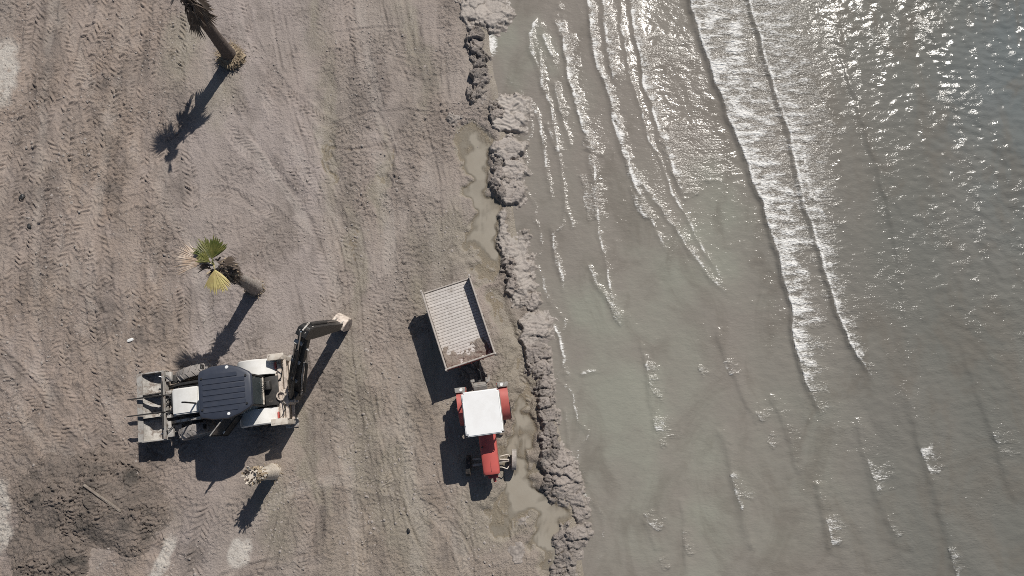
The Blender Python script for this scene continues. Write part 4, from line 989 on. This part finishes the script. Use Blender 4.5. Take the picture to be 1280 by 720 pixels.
# dipper from the elbow down to the bucket pin
pin = A(DL - .12, .78)
dip, MD, LD = inplane(A(EU - .10, EZ + .22), pin, ((-.02, .14, .14), (.08, .22, .22), (.2, .22, .22), (.5, .20, .20), (1.02, .12, .12)), .19, 'dipper', BLACK, B)
MB().box(tuple(A(EU - .05, EZ + .06)), (.34, .34, .34), (0, 0, heading(dr)), bev=.05).build('elbow_joint', BLACK, B)
ram(MD @ Vector((LD * .12, 0, .24)), MD @ Vector((LD * .85, 0, .20)), dip, .05)
MB().bar(A(EU - .06, EZ + .33), A(EU + .26, EZ + .12), .05, .05).bar(A(EU - .1, EZ + .3, .1), A(EU + .2, EZ - .1, .1), .03, .08).bar(A(EU - .1, EZ + .3, -.1), A(EU + .2, EZ - .1, -.1), .03, .08).build('elbow_link', STEEL, B)
for o_ in (.13, -.13): MB().bar(pin + nr * o_ + Vector((0, 0, .28)), pin + nr * o_ + dr * .2 + Vector((0, 0, .05)), .03, .06).build('tipping_link', STEEL, dip)
# digging bucket, curled shell resting on the ground
bp = [(.02, .78), (.16, .84), (.32, .80), (.46, .66), (.52, .46), (.48, .22), (.38, .06), (.18, -.02)]
k = MB(); k.sheet([(u_, z) for u_, z in bp], -.24, .24, .025)
for s in (1, -1): k.prism(bp + [(.10, .18), (.0, .55)], s * .24 - .012, s * .24 + .012)
Mk = Matrix((dr, nr, Vector((0, 0, 1)))).transposed().to_4x4(); Mk.translation = A(DL - .24, 0)
k.v = [tuple(Mk @ Vector(p)) for p in k.v]
bu = k.build('digging_bucket', CREAM, B)
for j in range(4):
    t = MB().prism([(.24, .02), (.14, .015), (.04, -.05), (.14, -.04)], -.2 + j * .133 - .03, -.2 + j * .133 + .03); t.v = [tuple(Mk @ Vector(p)) for p in t.v]; t.build('bucket_tooth', STEEL, bu)
# loader arms and front shovel
for s in (1, -1):
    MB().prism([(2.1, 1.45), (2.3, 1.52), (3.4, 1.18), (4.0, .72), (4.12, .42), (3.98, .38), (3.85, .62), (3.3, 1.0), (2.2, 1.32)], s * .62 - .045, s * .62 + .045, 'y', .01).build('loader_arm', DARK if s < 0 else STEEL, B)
    ram((2.5, s * .62, .85), (3.55, s * .62, .98), B, .05)
    ram((2.9, s * .52, 1.2), (3.95, s * .40, .88), B, .045)
MB().bar((3.72, -.62, .78), (3.72, .62, .78), .12, .12, .02).build('arm_crossbar', DARK, B)
sp = [(4.06, .98), (4.0, .80), (4.02, .62), (4.12, .50), (4.28, .45), (4.5, .46), (4.7, .54), (4.86, .70), (4.97, .88)]
k = MB().sheet(sp, -1.17, 1.17, .03)
for s in (1, -1): k.prism(sp + [(4.55, .94)], s * 1.17 - .02, s * 1.17 + .02)
so = k.build('loader_shovel', STEEL, B)
MB().bar((4.93, -1.17, .90), (4.93, 1.17, .90), .18, .035, .008, (-.25, 0, 1)).build('cutting_edge', GREYP, so)
MB().bar((4.06, -1.17, 1.0), (4.06, 1.17, 1.0), .10, .05).build('shovel_top_bar', GREYP, so)
for y in (-.42, .40): MB().prism([(4.03, .95), (4.1, 1.02), (4.5, .90), (4.9, .86), (4.70, .56), (4.5, .48), (4.25, .47), (4.04, .62)], y - .02, y + .02).build('shovel_divider', DARK, so)
for y in (-1.0, -.35, .35, 1.0): ram((3.78, y * .8, .9), (4.2, y, 1.02), so, .04)
for s in (1, -1):
    MB().box((3.88, s * .95, .92), (.20, .34, .14), bev=.03).build('hinge_bracket', STEEL, so)
    MB().box((3.9, s * .4, .86), (.2, .14, .24), bev=.03).build('hinge_bracket', STEEL, so)
for y0 in (500, 521):
    p = BL(157, y0, 1.08)
    k = MB().prism([(4.0, 1.0), (4.12, 1.28), (4.3, 1.30), (4.5, 1.18), (p.x - .15, 1.14), (p.x, 1.02), (p.x - .02, .98), (4.7, 1.0), (4.3, .98)], p.y - .016, p.y + .016, 'y', .004)
    k.build('fork_tine', DARK, so)
MB().tube([(4.08, -.8, 1.08), (4.08, .8, 1.08)], .03, 10).build('fork_shaft', BLACK, so)
for pts in ([(2.6, .5, 1.3), (3.2, .55, 1.25), (3.6, .4, 1.1), (3.9, .2, 1.0)], [(2.6, -.5, 1.3), (3.3, -.5, 1.3), (3.7, -.3, 1.1), (3.95, -.1, 1.05)], [(3.6, .1, 1.0), (3.75, -.1, 1.15), (3.95, .1, 1.1)]): MB().tube(pts, .02, 7).build('hydraulic_hose', BLACK, B)
for x, y, z, sx_, sy_, sz_ in ((3.78, -.86, .80, .22, .30, .12), (3.70, .84, .72, .26, .24, .14), (3.82, -.18, .95, .14, .22, .10), (3.80, .22, .92, .16, .18, .12), (3.68, -.30, .88, .10, .12, .22), (3.90, .70, .98, .12, .24, .08)):
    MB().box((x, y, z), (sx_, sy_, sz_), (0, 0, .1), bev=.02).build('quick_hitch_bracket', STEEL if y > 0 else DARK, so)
for y in (-.98, -.2, .3, .92): MB().tube([(3.6, y * .7, .85), (3.72, y * .8, 1.06), (3.9, y, 1.08), (4.04, y, .98)], .016, 6).build('hydraulic_hose', BLACK, so)
for s, y in ((1, .98), (-1, -.98)):
    MB().tube([(2.1, s * .62, 2.3), (2.2, y, 2.3)], .012, 6).box((2.21, y, 2.22), (.03, .16, .26), bev=.01).build('wing_mirror', BLACK, B)

# ------------------------------------------------------------------ palms
BARK = plain('grey_palm_bark', (.36, .325, .295), (.25, .215, .19), .85, 0, 14, .2, 8, .3, .02)
BARK_D = plain('brown_palm_bark', (.15, .12, .105), (.10, .08, .07), .85, 0, 14, .12, 8, .3, .02)
BARK_L = plain('pale_palm_bark', (.62, .56, .48), (.50, .44, .37), .85, 0, 12, .15, 8, .3, .02)
SKIRT = plain('brown_dead_frond', (.085, .066, .055), (.13, .10, .08), .85, 0, 9, 0)
STRAW = plain('straw_fibre', (.36, .29, .20), (.25, .19, .13), .85, 0, 10, 0)
def leafmat(name, a, b_, tr):
    m, nt, b = nodes(name)
    c_ = mixc(nt, ramp(nt, noise(nt, 5, 3), .35, .65), a, b_); nt.links.new(c_, b.inputs['Base Color']); b.inputs['Roughness'].default_value = .5
    t = nt.nodes.new('ShaderNodeBsdfTranslucent'); nt.links.new(c_, t.inputs[0]); mx = nt.nodes.new('ShaderNodeMixShader'); mx.inputs[0].default_value = tr
    nt.links.new(b.outputs[0], mx.inputs[1]); nt.links.new(t.outputs[0], mx.inputs[2]); nt.links.new(mx.outputs[0], nt.nodes['Material Output'].inputs[0])
    return m
LEAF_G = leafmat('green_frond', (.065, .085, .025), (.12, .13, .04), .2)
LEAF_P = leafmat('yellowish_green_frond', (.10, .12, .03), (.21, .20, .06), .2)
LEAF_G2 = leafmat('young_green_frond', (.20, .21, .06), (.27, .25, .09), .25)
LEAF_Y = leafmat('yellow_frond', (.62, .54, .24), (.56, .46, .22), .25)
LEAF_S = leafmat('dry_straw_frond', (.66, .56, .47), (.50, .39, .30), .15)
LEAF_D = leafmat('dead_brown_frond', (.10, .078, .062), (.15, .115, .09), .1)
def trunk(name, mat, parent, h_, r0, r1, bend, seed):
    n = 18; m = int(h_ / .07); vs = []; fs = []; r = random.Random(seed)
    for i in range(m + 1):
        t = i / m; z = t * h_ - .1; rad = r1 + (r0 - r1) * (1 - t) ** 1.5 + .10 * math.exp(-t * 14); cx_ = bend[0] * t * t; cy_ = bend[1] * t * t
        for k in range(n):
            a = 2 * math.pi * k / n; rr_ = rad * (1 + (.05 if i % 2 else -.03) + r.uniform(-.05, .05)); vs.append((cx_ + rr_ * math.cos(a), cy_ + rr_ * math.sin(a), z))
    for i in range(m):
        for k in range(n): fs.append((i * n + k, i * n + (k + 1) % n, (i + 1) * n + (k + 1) % n, (i + 1) * n + k))
    fs.append(tuple(range(m * n, m * n + n)))
    return MB().add(vs, fs).build(name, mat, parent, 60)
def frond(parent, hub, tip, pet, spread, nseg, mat, seed, droop=.25, name='frond', wid=.035, **props):
    """fan leaf: stalk from hub, then pleated fingers that fan out towards tip"""
    r = random.Random(seed); hub = Vector(hub); tip = Vector(tip); x = tip - hub; L = x.length; x.normalize()
    y = Vector((0, 0, 1)).cross(x)
    y = y.normalized() if y.length > .05 else Vector((0, 1, 0))
    z = x.cross(y)
    k = MB(); q = hub + x * pet * L
    k.tube([hub, hub.lerp(q, .5) + z * .03, q], [.022, .016, .012], 6)
    bl = L * (1 - pet)
    for i in range(nseg):
        a = R_(spread) * ((i + .5) / nseg - .5) + r.uniform(-.03, .03)
        d_ = x * math.cos(a) + y * math.sin(a)
        ln = bl * (.78 + .22 * math.cos(a)) * r.uniform(.82, 1.05); sd = z.cross(d_).normalized() * wid
        vs = []; 
        for t, w_ in ((0, .25), (.35, .9), (.7, .75), (.88, .4), (1, .03)):
            c_ = q + d_ * ln * t - Vector((0, 0, 1)) * droop * ln * t * t + z * r.uniform(-.01, .01)
            f_ = z * wid * w_ * .5
            vs += [c_ - sd * w_ - f_, c_ + f_, c_ + sd * w_ - f_]
        fs = []
        for s in range(4): fs += [(s * 3, s * 3 + 1, s * 3 + 4, s * 3 + 3), (s * 3 + 1, s * 3 + 2, s * 3 + 5, s * 3 + 4)]
        k.add(vs, fs)
    return k.build(name, mat, parent, 0, **props)
def stubs(parent, zs, r0, mat, seed, ln=.35, n=9, out=.25, name='leaf_base'):
    r = random.Random(seed); k = MB()
    for z in zs:
        for i in range(n):
            a = 2 * math.pi * (i + r.random()) / n; d_ = Vector((math.cos(a), math.sin(a), 0)); p = d_ * r0 + Vector((0, 0, z))
            l_ = ln * r.uniform(.6, 1.3); e_ = p + d_ * out * l_ * r.uniform(.3, 1.6) + Vector((0, 0, l_ * r.choice((-1, -1, .8)) * r.uniform(.4, 1)))
            k.bar(p, e_, r.uniform(.03, .07), .012, 0, tuple(d_))
    return k.build(name, mat, parent, 0, kind='stuff')
def fibres(parent, rad, mat, seed, n=260, up=.22, name='base_fibre'):
    r = random.Random(seed); k = MB()
    for i in range(n):
        a = r.uniform(0, 6.283); q = rad * (.55 + .45 * r.random()); p = Vector((math.cos(a) * q * .7, math.sin(a) * q * .7, r.uniform(0, up)))
        b2 = a + r.uniform(-.9, .9); e_ = p + Vector((math.cos(b2), math.sin(b2), r.uniform(-.3, .5))) * r.uniform(.10, .26)
        k.bar(p, e_, r.uniform(.008, .02), .006, 0)
    bm = bmesh.new(); bmesh.ops.create_icosphere(bm, subdivisions=4, radius=1)
    for v in bm.verts:
        nn = 1 + .22 * float(pn(np.array([v.co.x * 4.0]), np.array([v.co.y * 4.0 + v.co.z * 3]), seed)[0]) + r.uniform(-.05, .05)
        v.co = Vector((v.co.x * rad * .78 * nn, v.co.y * rad * .78 * nn, max(v.co.z, -.2) * up * 1.1 * nn))
    k.bm(bm)
    return k.build(name, mat, parent, 0, kind='stuff')

# tall palm
b0 = P(290, 73); p1 = empty('palm_tree', (b0.x, b0.y, gz(b0.x, b0.y)), label='tall palm with brown skirt of dead fronds and straw round its foot', category='palm tree', group='palms on the beach')
trunk('trunk', BARK_D, p1, 5.0, .25, .165, (-.05, .05), 1)
fibres(p1, .62, STRAW, 2, 420, .34)
r = random.Random(21)
stubs(p1, [2.9 + .18 * i for i in range(8)], .14, SKIRT, 4, .45, 8)
for i in range(15):
    a = 2 * math.pi * i / 15 + r.uniform(-.2, .2); z0 = r.uniform(3.4, 4.4); o_ = r.uniform(.30, .62); hub = Vector((math.cos(a) * .12, math.sin(a) * .12, z0))
    frond(p1, hub, (math.cos(a) * o_, math.sin(a) * o_, z0 - r.uniform(.75, 1.15)), .35, 60, 9, LEAF_D, 30 + i, .1, 'dead_frond', .035)
def by_shadow(px, py, z):
    q = P(px, py) + sdir * (z / sdir.z); return (q.x - b0.x, q.y - b0.y, z)
c1 = (-.05, .05, 4.95)
frond(p1, c1, by_shadow(192, 160, 4.95), .16, 200, 26, LEAF_G, 60, .12, wid=.04)
frond(p1, c1, by_shadow(214, 204, 5.3), .16, 150, 28, LEAF_G, 61, .10, wid=.04)
frond(p1, c1, by_shadow(212, 218, 5.4), .5, 26, 7, LEAF_G, 62, .05, wid=.03)
frond(p1, (-.1, .05, 4.3), (-.75, .10, 3.75), .40, 60, 12, LEAF_S, 63, .2, wid=.022)
frond(p1, (-.05, .1, 4.3), (-.25, .75, 3.8), .40, 70, 12, LEAF_D, 64, .3, 'dead_frond')
# palm with a few living fronds
b0 = P(320, 360); z0 = gz(b0.x, b0.y); p2 = empty('palm_tree', (b0.x, b0.y, z0), label='palm with one green, one yellow and one dry frond, beside the backhoe', category='palm tree', group='palms on the beach')
trunk('trunk', BARK, p2, 3.95, .25, .15, (0, 0), 5)
fibres(p2, .30, STRAW, 6, 140, .12)
stubs(p2, [2.2 + .15 * i for i in range(12)], .13, SKIRT, 7, .34, 9, .5)
stubs(p2, [2.5 + .2 * i for i in range(7)], .15, STRAW, 8, .25, 4, .7)
for i in range(7):
    a = 2 * math.pi * i / 7 + .3; frond(p2, (math.cos(a) * .1, math.sin(a) * .1, 3.1 + .1 * (i % 3)), (math.cos(a) * .36, math.sin(a) * .36, 2.3), .4, 50, 7, LEAF_D, 90 + i, .1, 'dead_frond', .03)
def p2t(px, py, z):
    q = P(px, py, z); return (q.x - b0.x, q.y - b0.y, z - z0)
top = (0, 0, 3.85)
frond(p2, top, p2t(257, 293, 4.3), .22, 130, 30, LEAF_P, 101, .10, wid=.045, label='green living frond')
frond(p2, top, p2t(273, 367, 3.75), .18, 84, 24, LEAF_Y, 102, .12, wid=.045, label='yellowing frond')
frond(p2, top, p2t(214, 319, 3.95), .22, 78, 26, LEAF_S, 103, .08, wid=.026, label='dry straw coloured frond')
frond(p2, top, p2t(246, 318, 4.3), .25, 70, 14, LEAF_G2, 104, .1, wid=.035)
frond(p2, (0, 0, 3.7), p2t(244, 330, 3.5), .3, 60, 9, LEAF_D, 105, .3, 'dead_frond', .03)
frond(p2, (0, 0, 3.7), p2t(258, 352, 3.3), .3, 50, 8, LEAF_S, 106, .3, 'dead_frond', .02)
frond(p2, (0, 0, 3.6), p2t(296, 322, 3.3), .3, 70, 10, LEAF_D, 107, .3, 'dead_frond', .03)
# beheaded palm stump
b0 = P(341, 590); p3 = empty('palm_stump', (b0.x, b0.y, gz(b0.x, b0.y)), label='pale cut palm trunk with frayed top, beside the backhoe shadow', category='palm stump')
trunk('trunk', BARK_L, p3, 2.25, .25, .19, (0, 0), 9)
stubs(p3, [1.45 + .10 * i for i in range(9)], .20, STRAW, 10, .26, 10, .30, 'frayed_fibre')
stubs(p3, [1.5 + .10 * i for i in range(9)], .19, BARK_L, 11, .22, 7, .35, 'frayed_leaf_base')
stubs(p3, [1.9, 2.0, 2.1, 2.2], .10, SKIRT, 12, .24, 7, .4, 'dead_leaf_base')
fibres(p3, .30, STRAW, 13, 60, .08)

# ------------------------------------------------------------------ loose things on the mud
PLANK = plain('weathered_grey_plank', (.30, .26, .215), (.23, .195, .16), .85, 0, 7, .6, 4)
a_ = P(104, 606, .45); b_ = P(149, 640, .45)
k = MB(); n = 12
for i in range(n):
    pass
dv = (b_ - a_)
MB().bar(Vector((0, 0, 0)), Vector((dv.length, 0, -.03)), .09, .06, .02).bar((dv.length * .45, .03, .015), (dv.length * .98, .025, -.015), .08, .05, .02).build('plank', PLANK, label='pale weathered plank lying across the dark mud heap', category='plank')
o = bpy.data.objects['plank']; o.location = (a_.x, a_.y, .43); o.rotation_euler = (0, R_(2), heading(dv))
def scrap(px, py, s, mat, lab, cat, seed):
    r = random.Random(seed); p = P(px, py); bm = bmesh.new(); bmesh.ops.create_icosphere(bm, subdivisions=2, radius=1)
    for v in bm.verts: v.co = Vector((v.co.x * s[0], v.co.y * s[1], v.co.z * s[2])) * r.uniform(.75, 1.2)
    o = MB().bm(bm).build(cat.replace(' ', '_'), mat, None, 30, label=lab, category=cat); o.location = (p.x, p.y, gz(p.x, p.y) + s[2] * .5); o.rotation_euler = (0, 0, r.uniform(0, 3)); return o
scrap(163, 425, (.13, .07, .04), LENS, 'crumpled white litter scrap on chevron tyre tracks', 'litter', 1)
scrap(28, 247, (.14, .10, .08), BLACK, 'black lump of debris in the left tyre tracks', 'debris', 2)
scrap(37, 283, (.10, .08, .06), BLACK, 'small black clod of debris below the larger black lump', 'debris', 3)
scrap(511, 663, (.08, .06, .05), BLACK, 'tiny black stone on smooth mud beyond the tractor nose', 'stone', 4)

# clods of mud thrown about by the wheels
def clods():
    r = np.random.default_rng(4); V = []; Fq = []
    base_ = np.array([(-1, -1, 0), (1, -1, 0), (1, 1, 0), (-1, 1, 0), (-.6, -.6, 1), (.6, -.6, 1), (.6, .6, 1), (-.6, .6, 1)], float)
    qf = np.array([(4, 5, 6, 7), (0, 1, 5, 4), (1, 2, 6, 5), (2, 3, 7, 6), (3, 0, 4, 7)])
    nC = 5200; px = r.uniform(0, 620, nC * 3); py = r.uniform(0, 720, nC * 3)
    w = pn(px * .016, py * .012, 91) + .25 * (px > 400) + .2 * (px < 230)
    kk = np.flatnonzero((w > .12) & (shore_off(px, py) < -22))[:nC]
    for i in kk:
        p = P(px[i], py[i]); s = .012 + .03 * r.random() ** 3; a = r.uniform(0, 6.28)
        b = base_ * (s * r.uniform(.7, 1.3), s * r.uniform(.7, 1.5), s * r.uniform(.5, 1.0)) * r.uniform(.8, 1.2, (8, 1))
        c_, s_ = math.cos(a), math.sin(a); b = np.stack([b[:, 0] * c_ - b[:, 1] * s_, b[:, 0] * s_ + b[:, 1] * c_, b[:, 2] - .008], 1)
        Fq.append(qf + 8 * len(V)); V.append(b + (p.x, p.y, gz(p.x, p.y)))
    V = np.concatenate(V); Fq = np.concatenate(Fq); n_ = len(V)
    me = fast_mesh('mud_clods', V, Fq, M_BANK, dict(wet=np.full(n_, .1), pale=np.full(n_, .15), dark=np.zeros(n_), rough=np.full(n_, .5), warm=np.zeros(n_)), False)
    link('mud_clods', me, kind='stuff', label='small clods of mud scattered over the tracks', category='mud clods')
clods()
